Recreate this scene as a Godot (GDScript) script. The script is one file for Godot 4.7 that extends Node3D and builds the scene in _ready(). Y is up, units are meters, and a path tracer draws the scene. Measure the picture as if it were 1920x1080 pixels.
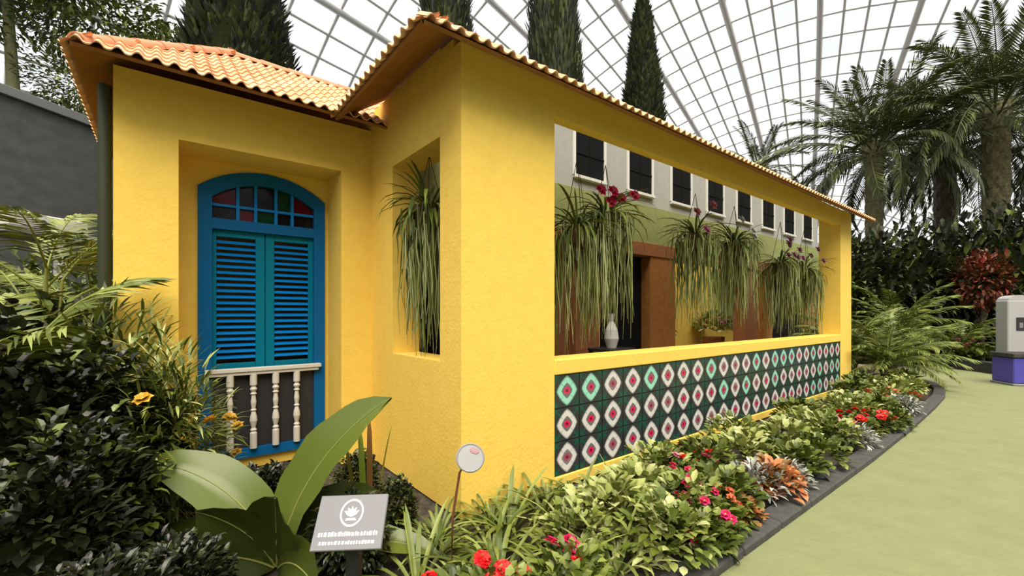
extends Node3D
# A yellow veranda house in a flower bed under a glass dome.
# Axes: x runs along the house, z towards the path; the house's veranda front stands at z = -2.94. Metres, y up.

const EYE := 1.6
var rng := RandomNumberGenerator.new()
var M := {}
var used := {}

# ---------------------------------------------------------------- mesh collecting
class MB:
	var v := PackedVector3Array()
	var n := PackedVector3Array()
	var uv := PackedVector2Array()
	var col := PackedColorArray()
	var c := Color(1, 1, 1)
	var t := Transform3D()

	func tri(a: Vector3, b: Vector3, d: Vector3, na: Vector3, nb: Vector3, nd: Vector3, ua := Vector2.ZERO, ub := Vector2.ZERO, ud := Vector2.ZERO) -> void:
		a = t * a; b = t * b; d = t * d
		na = (t.basis * na).normalized(); nb = (t.basis * nb).normalized(); nd = (t.basis * nd).normalized()
		var g := (d - a).cross(b - a)
		if g.dot(na + nb + nd) < 0.0:
			v.push_back(a); v.push_back(d); v.push_back(b)
			n.push_back(na); n.push_back(nd); n.push_back(nb)
			uv.push_back(ua); uv.push_back(ud); uv.push_back(ub)
		else:
			v.push_back(a); v.push_back(b); v.push_back(d)
			n.push_back(na); n.push_back(nb); n.push_back(nd)
			uv.push_back(ua); uv.push_back(ub); uv.push_back(ud)
		col.push_back(c); col.push_back(c); col.push_back(c)

	func flat(a: Vector3, b: Vector3, d: Vector3, out := Vector3.ZERO) -> void:
		var g := (d - a).cross(b - a).normalized()
		if out != Vector3.ZERO and g.dot(out) < 0.0:
			g = -g
		tri(a, b, d, g, g, g)

	func quad(a: Vector3, b: Vector3, d: Vector3, e: Vector3, out := Vector3.ZERO, with_uv := false) -> void:
		var g := (d - a).cross(b - a).normalized()
		if out != Vector3.ZERO and g.dot(out) < 0.0:
			g = -g
		if with_uv:
			tri(a, b, d, g, g, g, Vector2(0, 1), Vector2(1, 1), Vector2(1, 0))
			tri(a, d, e, g, g, g, Vector2(0, 1), Vector2(1, 0), Vector2(0, 0))
		else:
			tri(a, b, d, g, g, g)
			tri(a, d, e, g, g, g)

	# a box with chamfered edges
	func box(lo: Vector3, hi: Vector3, w := 0.0) -> void:
		var p := [Vector3.ZERO, Vector3.ZERO, Vector3.ZERO, Vector3.ZERO]
		for ax in 3:
			var b1 := (ax + 1) % 3
			var b2 := (ax + 2) % 3
			for s in 2:
				var out := Vector3.ZERO
				out[ax] = -1.0 if s == 0 else 1.0
				for k in 4:
					var q := Vector3.ZERO
					q[ax] = lo[ax] if s == 0 else hi[ax]
					q[b1] = lo[b1] + w if (k == 0 or k == 3) else hi[b1] - w
					q[b2] = lo[b2] + w if k < 2 else hi[b2] - w
					p[k] = q
				quad(p[0], p[1], p[2], p[3], out)
		if w <= 0.0:
			return
		for ax in 3:
			var b1 := (ax + 1) % 3
			var b2 := (ax + 2) % 3
			for s1 in 2:
				for s2 in 2:
					var o := Vector3.ZERO
					o[b1] = s1 * 2 - 1
					o[b2] = s2 * 2 - 1
					var e1 := lo[b1] if s1 == 0 else hi[b1]
					var e2 := lo[b2] if s2 == 0 else hi[b2]
					var i1 := e1 + (w if s1 == 0 else -w)
					var i2 := e2 + (w if s2 == 0 else -w)
					for k in 4:
						var q := Vector3.ZERO
						q[ax] = lo[ax] + w if (k == 0 or k == 3) else hi[ax] - w
						q[b1] = e1 if k < 2 else i1
						q[b2] = i2 if k < 2 else e2
						p[k] = q
					quad(p[0], p[1], p[2], p[3], o)
		for k in 8:
			var sg := Vector3(k & 1, (k >> 1) & 1, (k >> 2) & 1)
			var cr := Vector3(hi.x if sg.x > 0 else lo.x, hi.y if sg.y > 0 else lo.y, hi.z if sg.z > 0 else lo.z)
			var o := sg * 2.0 - Vector3.ONE
			var dx := Vector3(-o.x * w, 0, 0)
			var dy := Vector3(0, -o.y * w, 0)
			var dz := Vector3(0, 0, -o.z * w)
			flat(cr + dy + dz, cr + dx + dz, cr + dx + dy, o)

	func tube(pts: Array, radii: Array, sides := 6, caps := true) -> void:
		var rings := []
		var norms := []
		for i in pts.size():
			var dir: Vector3 = (pts[mini(i + 1, pts.size() - 1)] - pts[maxi(i - 1, 0)]).normalized()
			var a := dir.cross(Vector3.UP)
			if a.length() < 0.05:
				a = dir.cross(Vector3.RIGHT)
			a = a.normalized()
			var b := dir.cross(a).normalized()
			var ring := []
			var nr := []
			for k in sides:
				var w := TAU * k / sides
				var o := a * cos(w) + b * sin(w)
				nr.append(o)
				ring.append(pts[i] + o * radii[i])
			rings.append(ring)
			norms.append(nr)
		for i in pts.size() - 1:
			for k in sides:
				var l := (k + 1) % sides
				tri(rings[i][k], rings[i][l], rings[i + 1][l], norms[i][k], norms[i][l], norms[i + 1][l])
				tri(rings[i][k], rings[i + 1][l], rings[i + 1][k], norms[i][k], norms[i + 1][l], norms[i + 1][k])
		if caps:
			for e in [0, pts.size() - 1]:
				var o: Vector3 = pts[0] - pts[1] if e == 0 else pts[e] - pts[e - 1]
				for k in sides - 2:
					flat(rings[e][0], rings[e][k + 1], rings[e][k + 2], o)

	func lathe(prof: Array, sides := 16, at := Vector3.ZERO) -> void:
		for i in prof.size() - 1:
			var p0: Vector2 = prof[i]
			var p1: Vector2 = prof[i + 1]
			var e := p1 - p0
			var nn := Vector2(e.y, -e.x).normalized()
			for k in sides:
				var w0 := TAU * k / sides
				var w1 := TAU * (k + 1) / sides
				var d0 := Vector3(cos(w0), 0, sin(w0))
				var d1 := Vector3(cos(w1), 0, sin(w1))
				var n0 := d0 * nn.x + Vector3(0, nn.y, 0)
				var n1 := d1 * nn.x + Vector3(0, nn.y, 0)
				var a := at + d0 * p0.x + Vector3(0, p0.y, 0)
				var b := at + d1 * p0.x + Vector3(0, p0.y, 0)
				var d := at + d1 * p1.x + Vector3(0, p1.y, 0)
				var f := at + d0 * p1.x + Vector3(0, p1.y, 0)
				if p0.x > 1e-4:
					tri(a, b, d, n0, n1, n1)
				if p1.x > 1e-4:
					tri(a, d, f, n0, n1, n0)

	# polygon in x,y pulled from z0 to z1
	func prism(poly: PackedVector2Array, z0: float, z1: float) -> void:
		var ix := Geometry2D.triangulate_polygon(poly)
		for k in range(0, ix.size(), 3):
			for z in [z0, z1]:
				var o := Vector3(0, 0, 1 if z == maxf(z0, z1) else -1)
				flat(Vector3(poly[ix[k]].x, poly[ix[k]].y, z), Vector3(poly[ix[k + 1]].x, poly[ix[k + 1]].y, z), Vector3(poly[ix[k + 2]].x, poly[ix[k + 2]].y, z), o)
		var turn := 0.0
		for k in poly.size():
			turn += poly[k].cross(poly[(k + 1) % poly.size()])
		for k in poly.size():
			var a := poly[k]
			var b := poly[(k + 1) % poly.size()]
			var e := b - a
			var o := Vector3(e.y, -e.x, 0) * signf(turn)
			quad(Vector3(a.x, a.y, z0), Vector3(b.x, b.y, z0), Vector3(b.x, b.y, z1), Vector3(a.x, a.y, z1), o)

	# a strip leaf: starts at p towards dir, bends down by droop radians over its length; fold gives a shallow keel
	func leaf(p: Vector3, dir: Vector3, length: float, width: float, droop: float, segs := 2, fold := 0.0, blunt := 0.5) -> void:
		dir = dir.normalized()
		var side := dir.cross(Vector3.UP)
		if side.length() < 0.05:
			side = Vector3.RIGHT
		side = side.normalized()
		var prev := p
		var pw := width * 0.25
		var d := dir
		var pn := side.cross(d).normalized()
		for i in segs:
			var s := float(i + 1) / segs
			d = d.rotated(side, -droop / segs) if droop != 0.0 else d
			var q := prev + d * (length / segs)
			var w := width * pow(sin(PI * clampf(s * 0.92 + 0.08, 0.0, 1.0)), blunt) if i < segs - 1 else 0.0
			var nn := side.cross(d).normalized()
			if nn.y < 0.0 and absf(nn.y) > 0.98 and false:
				nn = -nn
			if fold != 0.0:
				var k0 := pn * fold * pw
				var k1 := nn * fold * w
				var na := (pn - side * fold).normalized()
				var nb := (pn + side * fold).normalized()
				tri(prev, prev - side * pw * 0.5 + k0, q, nb, nb, nb)
				tri(prev, prev + side * pw * 0.5 + k0, q, na, na, na)
				if w > 0.0:
					tri(prev - side * pw * 0.5 + k0, q - side * w * 0.5 + k1, q, nb, nb, nb)
					tri(prev + side * pw * 0.5 + k0, q + side * w * 0.5 + k1, q, na, na, na)
			else:
				tri(prev - side * pw * 0.5, prev + side * pw * 0.5, q + side * w * 0.5, pn, pn, nn)
				if w > 0.0:
					tri(prev - side * pw * 0.5, q + side * w * 0.5, q - side * w * 0.5, pn, nn, nn)
			prev = q
			pw = w
			pn = nn

	func mesh() -> ArrayMesh:
		var a := []
		a.resize(Mesh.ARRAY_MAX)
		a[Mesh.ARRAY_VERTEX] = v
		a[Mesh.ARRAY_NORMAL] = n
		a[Mesh.ARRAY_TEX_UV] = uv
		a[Mesh.ARRAY_COLOR] = col
		var m := ArrayMesh.new()
		m.add_surface_from_arrays(Mesh.PRIMITIVE_TRIANGLES, a)
		return m

# ---------------------------------------------------------------- naming
func numbered(called: String) -> String:
	if not used.has(called):
		used[called] = 0
		return called
	used[called] += 1
	return "%s_%03d" % [called, used[called]]

func thing(called: String, label: String, category: String, at := Vector3.ZERO, turn := 0.0, group := "") -> Node3D:
	var o := Node3D.new()
	o.name = numbered(called)
	add_child(o)
	o.position = at
	o.rotation.y = turn
	o.set_meta("label", label)
	o.set_meta("category", category)
	if group:
		o.set_meta("group", group)
	return o

func part(parent: Node3D, called: String, mesh: Mesh, mat: Material, at := Transform3D(), label := "") -> MeshInstance3D:
	var o := MeshInstance3D.new()
	o.name = called
	o.mesh = mesh
	o.material_override = mat
	o.transform = at
	if label:
		o.set_meta("label", label)
	parent.add_child(o, true)
	return o

func structure(called: String, mesh: Mesh, mat: Material, label: String, category: String) -> MeshInstance3D:
	var o := part(self, numbered(called), mesh, mat)
	o.set_meta("kind", "structure")
	o.set_meta("label", label)
	o.set_meta("category", category)
	return o

func stuff(o: Node3D) -> void:
	o.set_meta("kind", "stuff")

func at(x: float, y: float, z: float, yaw := 0.0, s := 1.0) -> Transform3D:
	return Transform3D(Basis(Vector3.UP, yaw).scaled(Vector3.ONE * s), Vector3(x, y, z))

func boxmesh(lo: Vector3, hi: Vector3, w := 0.006) -> ArrayMesh:
	var b := MB.new()
	b.box(lo, hi, w)
	return b.mesh()

# ---------------------------------------------------------------- colours and materials
func lin(r: float, g: float, b: float) -> Color:
	return Color(r / 255.0, g / 255.0, b / 255.0).srgb_to_linear()

func pal(list: Array) -> Array:
	return list.map(func(a): return lin(a[0], a[1], a[2]))

func plain(r: float, g: float, b: float, rough := 0.7, metal := 0.0) -> StandardMaterial3D:
	var m := StandardMaterial3D.new()
	m.albedo_color = Color(r / 255.0, g / 255.0, b / 255.0)
	m.roughness = rough
	m.metallic = metal
	return m

func noise_tex(freq: float, lo: Color, hi: Color, sd: int, size := 512, normal := false, octaves := 4) -> NoiseTexture2D:
	var f := FastNoiseLite.new()
	f.seed = sd
	f.frequency = freq
	f.fractal_octaves = octaves
	var t := NoiseTexture2D.new()
	t.noise = f
	t.width = size
	t.height = size
	t.seamless = true
	if normal:
		t.as_normal_map = true
		t.bump_strength = 3.0
	else:
		var g := Gradient.new()
		g.set_color(0, lo)
		g.set_color(1, hi)
		t.color_ramp = g
	return t

func mottled(r: float, g: float, b: float, spread: float, scale: float, rough := 0.8, sd := 1, bump := 0.0) -> StandardMaterial3D:
	var m := plain(255, 255, 255, rough)
	var base := Color(r / 255.0, g / 255.0, b / 255.0)
	m.albedo_texture = noise_tex(0.012, base.darkened(spread), base.lightened(spread * 0.5), sd)
	m.uv1_triplanar = true
	m.uv1_world_triplanar = true
	m.uv1_scale = Vector3.ONE * scale
	if bump > 0.0:
		m.normal_enabled = true
		m.normal_texture = noise_tex(0.05, Color.BLACK, Color.WHITE, sd + 7, 512, true)
		m.normal_scale = bump
	return m

func leafmat(rough := 0.5, through := 0.35) -> StandardMaterial3D:
	var m := plain(255, 255, 255, rough)
	m.vertex_color_use_as_albedo = true
	m.cull_mode = BaseMaterial3D.CULL_DISABLED
	if through > 0.0:
		m.backlight_enabled = true
		m.backlight = Color(through, through, through * 0.6)
	return m

func make_materials() -> void:
	M.yellow = mottled(244, 206, 91, 0.035, 0.9, 0.85, 3, 0.25)
	M.soffit = mottled(158, 100, 40, 0.10, 1.2, 0.8, 5)
	M.rooftile = plain(255, 255, 255, 0.75)
	M.rooftile.vertex_color_use_as_albedo = true
	M.frame_blue = plain(12, 92, 150, 0.5)
	M.frame_blue.metallic_specular = 0.25
	M.shutter_blue = plain(0, 110, 140, 0.5)
	M.shutter_blue.metallic_specular = 0.25
	M.slat_blue = plain(6, 116, 196, 0.45)
	M.slat_blue.metallic_specular = 0.3
	M.white = plain(206, 204, 198, 0.5)
	M.lantern = plain(168, 168, 170, 0.6)
	M.dark_panel = plain(40, 40, 42, 0.6)
	M.brown_wood = mottled(128, 74, 34, 0.18, 2.0, 0.6, 9)
	M.brown_trim = mottled(146, 88, 46, 0.12, 2.0, 0.6, 9)
	M.green_plaster = mottled(134, 142, 84, 0.06, 1.0, 0.85, 11)
	M.white_plaster = mottled(158, 158, 152, 0.04, 1.0, 0.85, 13)
	M.black = plain(26, 26, 28, 0.5)
	M.door = plain(26, 26, 27, 0.9)
	M.door.metallic_specular = 0.15
	M.steel = plain(226, 228, 230, 0.5)
	M.pane = plain(235, 243, 243, 0.05)
	M.pane.transparency = BaseMaterial3D.TRANSPARENCY_ALPHA
	M.pane.albedo_color.a = 0.05
	M.pane_grey = plain(205, 212, 212, 0.05)
	M.pane_grey.transparency = BaseMaterial3D.TRANSPARENCY_ALPHA
	M.pane_grey.albedo_color.a = 0.16
	M.path = mottled(126, 132, 90, 0.05, 0.35, 0.8, 17, 0.3)
	M.soil = mottled(58, 50, 40, 0.3, 1.4, 0.95, 19, 1.0)
	M.kerb = mottled(66, 66, 64, 0.14, 1.5, 0.8, 21, 0.4)
	M.leaf = leafmat(0.5, 0.35)
	M.glossy_leaf = leafmat(0.32, 0.25)
	M.dull_leaf = leafmat(0.7, 0.1)
	M.petal = leafmat(0.6, 0.3)
	M.bark = mottled(126, 120, 78, 0.3, 1.2, 0.9, 23, 1.0)
	M.pale_bark = mottled(158, 158, 112, 0.14, 1.2, 0.85, 25, 0.5)
	M.dark_bark = mottled(74, 66, 50, 0.25, 1.2, 0.9, 27, 0.8)
	M.grey_wall = mottled(82, 84, 82, 0.12, 0.5, 0.85, 29)
	M.grey_trim = plain(120, 122, 124, 0.6)
	M.plaque = plain(112, 112, 118, 0.5)
	M.print = plain(236, 236, 236, 0.5)
	M.disc = plain(142, 142, 145, 0.4)
	M.dark_green = plain(40, 46, 16, 0.6)
	M.rust = plain(112, 66, 40, 0.7)
	M.pink = plain(158, 118, 126, 0.5)
	M.basket = mottled(92, 64, 36, 0.25, 4.0, 0.9, 31)
	M.blue_box = plain(78, 70, 168, 0.5)
	M.basalt = mottled(48, 48, 46, 0.25, 1.5, 0.9, 33, 0.6)
	M.floor_in = mottled(128, 112, 84, 0.12, 0.8, 0.7, 35)

func glass(r: float, g: float, b: float, a: float) -> StandardMaterial3D:
	var m := plain(r, g, b, 0.06)
	m.transparency = BaseMaterial3D.TRANSPARENCY_ALPHA
	m.albedo_color.a = a
	m.metallic_specular = 0.25
	return m

# ---------------------------------------------------------------- set-up
func camera_and_light() -> void:
	var cam := Camera3D.new()
	cam.name = "camera"
	add_child(cam)
	cam.projection = Camera3D.PROJECTION_FRUSTUM
	cam.near = 0.05
	cam.far = 400.0
	cam.size = 0.05 * 1080.0 / 830.0
	cam.frustum_offset = Vector2(0, 0.05 * 48.0 / 830.0)
	cam.position = Vector3(0, EYE, 0)
	cam.rotation_degrees = Vector3(0, -38.22, 0)
	cam.current = true
	var w := WorldEnvironment.new()
	var e := Environment.new()
	e.background_mode = Environment.BG_COLOR
	e.background_color = Color(0.98, 0.99, 1.0)
	e.background_energy_multiplier = 1.25
	e.tonemap_mode = Environment.TONE_MAPPER_LINEAR
	e.tonemap_exposure = 1.0
	e.sdfgi_enabled = true
	e.ssao_enabled = true
	e.ssil_enabled = true
	w.environment = e
	add_child(w)
	# the sun behind thin cloud: broad and soft, from over the path
	var sun := DirectionalLight3D.new()
	sun.name = "sun"
	add_child(sun)
	sun.light_energy = 3.0
	sun.light_color = Color(1.0, 0.96, 0.88)
	sun.light_angular_distance = 60.0
	sun.shadow_enabled = true
	sun.look_at_from_position(Vector3(-5, 16, 7.5), Vector3.ZERO)

# ---------------------------------------------------------------- the glass dome
func dome() -> void:
	var half_w := 30.0
	var high := 26.0
	var half_l := 62.0
	var origin := Vector3(9.0, 0.0, -6.0)
	var yaw := -(deg_to_rad(38.22 + 35.5))
	var fwd := Vector3(-sin(yaw), 0, -cos(yaw))
	var side := Vector3(cos(yaw), 0, -sin(yaw))
	var nphi := 60
	var nv := 76
	var root := Node3D.new()
	root.name = "ceiling"
	add_child(root)
	root.set_meta("kind", "structure")
	root.set_meta("label", "white steel and glass dome roof arching over the whole garden")
	root.set_meta("category", "glass roof")
	var pt := func(i: int, j: int, grow := 0.0) -> Vector3:
		var ph := -PI * 0.5 + PI * i / nphi
		var a := -PI * 0.5 + PI * (0.02 + 0.96 * j / nv)
		var k := cos(a)
		return origin + side * ((half_w + grow) * k * sin(ph)) + Vector3.UP * ((high + grow) * k * cos(ph)) + fwd * (half_l * sin(a))
	# ribs along the dome
	for i in range(1, nphi):
		var pts := []
		var rad := []
		for j in nv + 1:
			pts.append(pt.call(i, j))
			rad.append(0.10 if i % 4 != 0 else 0.24)
		var b := MB.new()
		b.tube(pts, rad, 5)
		part(root, "rib", b.mesh(), M.steel)
	# arches across
	for j in nv + 1:
		var pts := []
		var rad := []
		for i in nphi + 1:
			pts.append(pt.call(i, j))
			rad.append(0.095)
		var b := MB.new()
		b.tube(pts, rad, 5)
		part(root, "arch", b.mesh(), M.steel)
	# panes: the ones that show largest are pieces of their own
	var list := []
	var cam := Transform3D(Basis(Vector3.UP, deg_to_rad(-38.22)), Vector3(0, EYE, 0)).affine_inverse()
	for i in nphi:
		for j in nv:
			var a: Vector3 = pt.call(i, j)
			var c: Vector3 = pt.call(i + 1, j + 1)
			var p := cam * ((a + c) * 0.5)
			var score := 0.0
			if p.z < -3.0 and absf(p.x / p.z) < 1.2 and p.y / -p.z < 0.76 and p.y / -p.z > 0.2:
				score = 1.0 / (p.length() + 1.0)
			list.append([score, i, j])
	list.sort_custom(func(x, y): return x[0] > y[0])
	var rest := MB.new()
	for k in list.size():
		var i: int = list[k][1]
		var j: int = list[k][2]
		var a: Vector3 = pt.call(i, j)
		var b2: Vector3 = pt.call(i + 1, j)
		var c: Vector3 = pt.call(i + 1, j + 1)
		var d: Vector3 = pt.call(i, j + 1)
		if list[k][0] > 0.0 and k < 300:
			var mb := MB.new()
			var m := (a + b2 + c + d) * 0.25
			mb.quad(a - m, b2 - m, c - m, d - m, m - origin)
			var grey := (i * 7 + j * 13 + (i * j) % 5) % 7 == 0
			part(root, "pane", mb.mesh(), M.pane_grey if grey else M.pane, Transform3D(Basis(), m))
		else:
			rest.quad(a, b2, c, d, (a + c) * 0.5 - origin)
	stuff(part(root, "panes", rest.mesh(), M.pane))

# ---------------------------------------------------------------- ground
func grounds() -> void:
	var b := MB.new()
	b.box(Vector3(-60, -0.4, -70), Vector3(90, -0.02, 50))
	structure("ground", b.mesh(), M.soil, "dark garden soil under the planting", "ground")
	# path: everything on the camera side of the kerb, sweeping round the end of the bed
	var p := PackedVector2Array()
	var edge := kerb_line()
	for q in edge:
		p.append(Vector2(q.x, -q.y))
	p.append(Vector2(13.0, 8.0)); p.append(Vector2(15.6, 4.0))
	p.append(Vector2(18.6, 2.9)); p.append(Vector2(17.6, 1.55)); p.append(Vector2(16.3, 0.4)); p.append(Vector2(15.6, -1.5))
	p.append(Vector2(15.6, -14)); p.append(Vector2(-14, -14))
	var path := MB.new()
	path.t = Transform3D(Basis(Vector3.RIGHT, -PI / 2), Vector3.ZERO)
	path.prism(p, -0.1, 0.0)
	structure("floor", path.mesh(), M.path, "pale khaki concrete path curving past the flower bed", "path")
	# kerb, in lengths
	var k0 := Node3D.new()
	k0.name = "kerb"
	add_child(k0)
	k0.set_meta("kind", "structure")
	k0.set_meta("label", "dark grey stone kerb edging the flower bed")
	k0.set_meta("category", "kerb")
	var acc := []
	for i in edge.size() - 1:
		var u: Vector2 = edge[i]
		var w: Vector2 = edge[i + 1]
		var ln := u.distance_to(w)
		var cnt := maxi(1, roundi(ln / 0.6))
		for k in cnt:
			acc.append([u.lerp(w, float(k) / cnt), u.lerp(w, float(k + 1) / cnt)])
	var stone := boxmesh(Vector3(-0.5, -0.1, -0.09), Vector3(0.5, 0.06, 0.09), 0.014)
	for s in acc:
		var u: Vector2 = s[0]
		var w: Vector2 = s[1]
		var dir := w - u
		var ba := Basis(Vector3.UP, -dir.angle()).scaled_local(Vector3(dir.length() - 0.008, 1, 1))
		part(k0, "kerb_stone", stone, M.kerb, Transform3D(ba, Vector3((u.x + w.x) / 2, 0, (u.y + w.y) / 2)))

func kerb_line() -> Array:
	return [Vector2(-14, -1.43), Vector2(0, -1.43), Vector2(3, -1.43), Vector2(6, -1.43), Vector2(8, -1.46), Vector2(10.2, -1.53), Vector2(11.6, -1.6), Vector2(12.6, -1.72), Vector2(13.5, -1.95), Vector2(14.2, -2.4), Vector2(14.5, -3.1), Vector2(14.3, -4.2), Vector2(13.6, -5.4)]

# ---------------------------------------------------------------- roof tiles
func tile_mesh(sd: int) -> ArrayMesh:
	rng.seed = sd
	# a half-round clay tile: local x across, z down the slope, y out of the slope. 0.11 wide, 0.2 long
	var b := MB.new()
	var tone: Array = pal([[232, 178, 138], [224, 168, 126], [240, 190, 152], [216, 160, 120]])
	b.c = tone[sd % 4]
	var outer := []
	var inner := []
	for k in 9:
		var x := -0.055 + 0.11 * k / 8.0
		var y := 0.0
		if k < 6:
			y = 0.03 * sin(PI * k / 5.0)
		else:
			y = -0.006 * sin(PI * (k - 5) / 3.0)
		outer.append(Vector2(x, y + 0.010))
		inner.append(Vector2(x, y))
	var lift := 0.014
	var hl := 0.10
	for k in 8:
		var o0: Vector2 = outer[k]; var o1: Vector2 = outer[k + 1]
		var i0: Vector2 = inner[k]; var i1: Vector2 = inner[k + 1]
		var a := Vector3(o0.x, o0.y + lift, hl); var bb := Vector3(o1.x, o1.y + lift, hl)
		var cc := Vector3(o1.x, o1.y, -hl); var d := Vector3(o0.x, o0.y, -hl)
		b.quad(a, bb, cc, d, Vector3.UP)
		b.quad(a, bb, Vector3(i1.x, i1.y + lift, hl), Vector3(i0.x, i0.y + lift, hl), Vector3(0, 0, 1))
		b.quad(Vector3(i0.x, i0.y + lift, hl), Vector3(i1.x, i1.y + lift, hl), Vector3(i1.x, i1.y, -hl), Vector3(i0.x, i0.y, -hl), Vector3.DOWN)
	return b.mesh()

func cap_mesh() -> ArrayMesh:
	# half-round ridge cap, along local z, 0.4 long, open end
	var b := MB.new()
	b.c = lin(200, 140, 104)
	for k in 8:
		var w0 := PI * k / 8.0
		var w1 := PI * (k + 1) / 8.0
		var d0 := Vector3(cos(w0), sin(w0), 0)
		var d1 := Vector3(cos(w1), sin(w1), 0)
		var f := Vector3(0, 0, 0.16)
		b.tri(d0 * 0.07 + f, d1 * 0.07 + f, d1 * 0.062 - f, d0, d1, d1)
		b.tri(d0 * 0.07 + f, d1 * 0.062 - f, d0 * 0.062 - f, d0, d1, d0)
		b.tri(d0 * 0.058 + f, d1 * 0.058 + f, d1 * 0.05 - f, -d0, -d1, -d1)
		b.tri(d0 * 0.058 + f, d1 * 0.05 - f, d0 * 0.05 - f, -d0, -d1, -d0)
		b.quad(d0 * 0.07 + f, d1 * 0.07 + f, d1 * 0.058 + f, d0 * 0.058 + f, Vector3(0, 0, 1))
	return b.mesh()

var tiles := []
var cap: ArrayMesh

# One slope of a hipped roof. e0, e1: ends of the eave; up: unit vector in plan from the eave towards the ridge; l0, l1: how far the ridge's ends are set in; run: plan depth.
# parts_rows: how many courses from the eave are tiles of their own.
func slope(house: Node3D, e0: Vector3, e1: Vector3, up: Vector3, run: float, l0: float, l1: float, m: float, parts_rows: int) -> void:
	var along := (e1 - e0).normalized()
	var rise := (up + Vector3.UP * m).normalized()
	var nrm := along.cross(-rise).normalized()
	if nrm.y < 0:
		nrm = -nrm
	var wide := e0.distance_to(e1)
	# boarded underside
	var r0 := e0 + along * l0 + up * run + Vector3.UP * m * run
	var r1 := e1 - along * l1 + up * run + Vector3.UP * m * run
	var b := MB.new()
	var th := nrm * 0.026
	b.quad(e0, e1, r1, r0, -nrm)
	b.quad(e0 + th, e1 + th, r1 + th, r0 + th, nrm)
	b.quad(e0, e1, e1 + th, e0 + th, -up)
	var base := part(house, "roof_slope", b.mesh(), M.soffit)
	var length := run * sqrt(1.0 + m * m)
	var rows := int(ceil(length / 0.165))
	var cols := int(wide / 0.11)
	var cw := wide / cols
	var x_axis := -along if along.cross(nrm).dot(-rise) < 0 else along
	var basis := Basis(x_axis, nrm, -rise)
	if basis.determinant() < 0:
		basis = Basis(-x_axis, nrm, -rise)
	basis = basis.scaled_local(Vector3(cw / 0.11, 1, 1))
	var rest := [[], [], [], []]
	for r in rows:
		var s := 0.07 + 0.165 * r
		var pl := minf(s / sqrt(1.0 + m * m), run)
		var a := l0 * pl / run
		var z := wide - l1 * pl / run
		if s > length - 0.05:
			s = length - 0.05
		for k in cols:
			var x := (k + 0.5) * cw
			if x < a - 0.03 or x > z + 0.03:
				continue
			var p := e0 + along * x + rise * s + nrm * 0.028
			var tr := Transform3D(basis, p)
			var kind := (k * 5 + r * 3 + (k * r) % 3) % 4
			if r < parts_rows:
				part(base, "roof_tile", tiles[kind], M.rooftile, tr)
			else:
				rest[kind].append(tr)
	for kind in 4:
		if rest[kind].size() == 0:
			continue
		var mm := MultiMesh.new()
		mm.transform_format = MultiMesh.TRANSFORM_3D
		mm.mesh = tiles[kind]
		mm.instance_count = rest[kind].size()
		for i in rest[kind].size():
			mm.set_instance_transform(i, rest[kind][i])
		var mi := MultiMeshInstance3D.new()
		mi.name = "roof_tiles"
		mi.multimesh = mm
		mi.material_override = M.rooftile
		base.add_child(mi, true)
		stuff(mi)

func caps(house: Node3D, a: Vector3, b: Vector3) -> void:
	var n := int(ceil(a.distance_to(b) / 0.29))
	var dir := (b - a).normalized()
	var x := dir.cross(Vector3.UP).normalized()
	var y := x.cross(dir).normalized()
	for k in n:
		var p := a.lerp(b, (k + 0.5) / n)
		part(house, "ridge_tile", cap, M.rooftile, Transform3D(Basis(x, y, -dir), p + y * 0.01))

# ---------------------------------------------------------------- the house
func tile_print(kind: int) -> ImageTexture:
	var im := Image.create(128, 128, false, Image.FORMAT_RGB8)
	var dark := Color(0.20, 0.21, 0.22)
	var teal := Color(0.10, 0.33, 0.27)
	var white := Color(0.84, 0.83, 0.82)
	var aqua := Color(0.60, 0.85, 0.76)
	for y in 128:
		for x in 128:
			var u := absf(x - 63.5) / 64.0
			var w := absf(y - 63.5) / 64.0
			var c := dark
			# leafy star in the corners
			var k := 1.0 - u
			var l := 1.0 - w
			if k * l < 0.035 and k + l < 0.62:
				c = teal
			elif absf(k - l) < 0.10 and k + l < (0.9 if kind != 2 else 0.7):
				c = teal if kind != 1 else Color(0.14, 0.27, 0.25)
			var d := pow(pow(u / 0.84, 1.3) + pow(w / 0.93, 1.3), 1.0 / 1.3)
			if d < 1.0:
				c = white if kind != 1 else aqua
				if d > 0.9:
					c = c.darkened(0.25)
				if absf(u - w) < 0.05 and d > 0.6:
					c = c.darkened(0.12)
			if d < 0.52:
				c = Color(0.42, 0.42, 0.42) if kind != 2 else Color(0.50, 0.46, 0.46)
			if pow(u / 0.27, 2) + pow(w / 0.24, 2) < 1.0:
				c = [Color(0.80, 0.16, 0.34), Color(0.76, 0.20, 0.36), Color(0.60, 0.30, 0.38)][kind]
			if pow(u / 0.1, 2) + pow(w / 0.1, 2) < 1.0:
				c = Color(0.45, 0.06, 0.2)
			if u > 0.975 or w > 0.975:
				c = Color(0.15, 0.15, 0.15)
			im.set_pixel(x, y, c)
	return ImageTexture.create_from_image(im)

func arch_outline(x0: float, x1: float, yb: float, ys: float, rise: float, n := 14) -> PackedVector2Array:
	var p := PackedVector2Array()
	var h := (x1 - x0) / 2
	var r := (h * h + rise * rise) / (2 * rise)
	var cy := ys + rise - r
	var w := asin(h / r)
	p.append(Vector2(x0, yb))
	for k in n + 1:
		var a := -w + 2 * w * k / n
		p.append(Vector2((x0 + x1) / 2 + r * sin(a), cy + r * cos(a)))
	p.append(Vector2(x1, yb))
	return p

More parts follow.
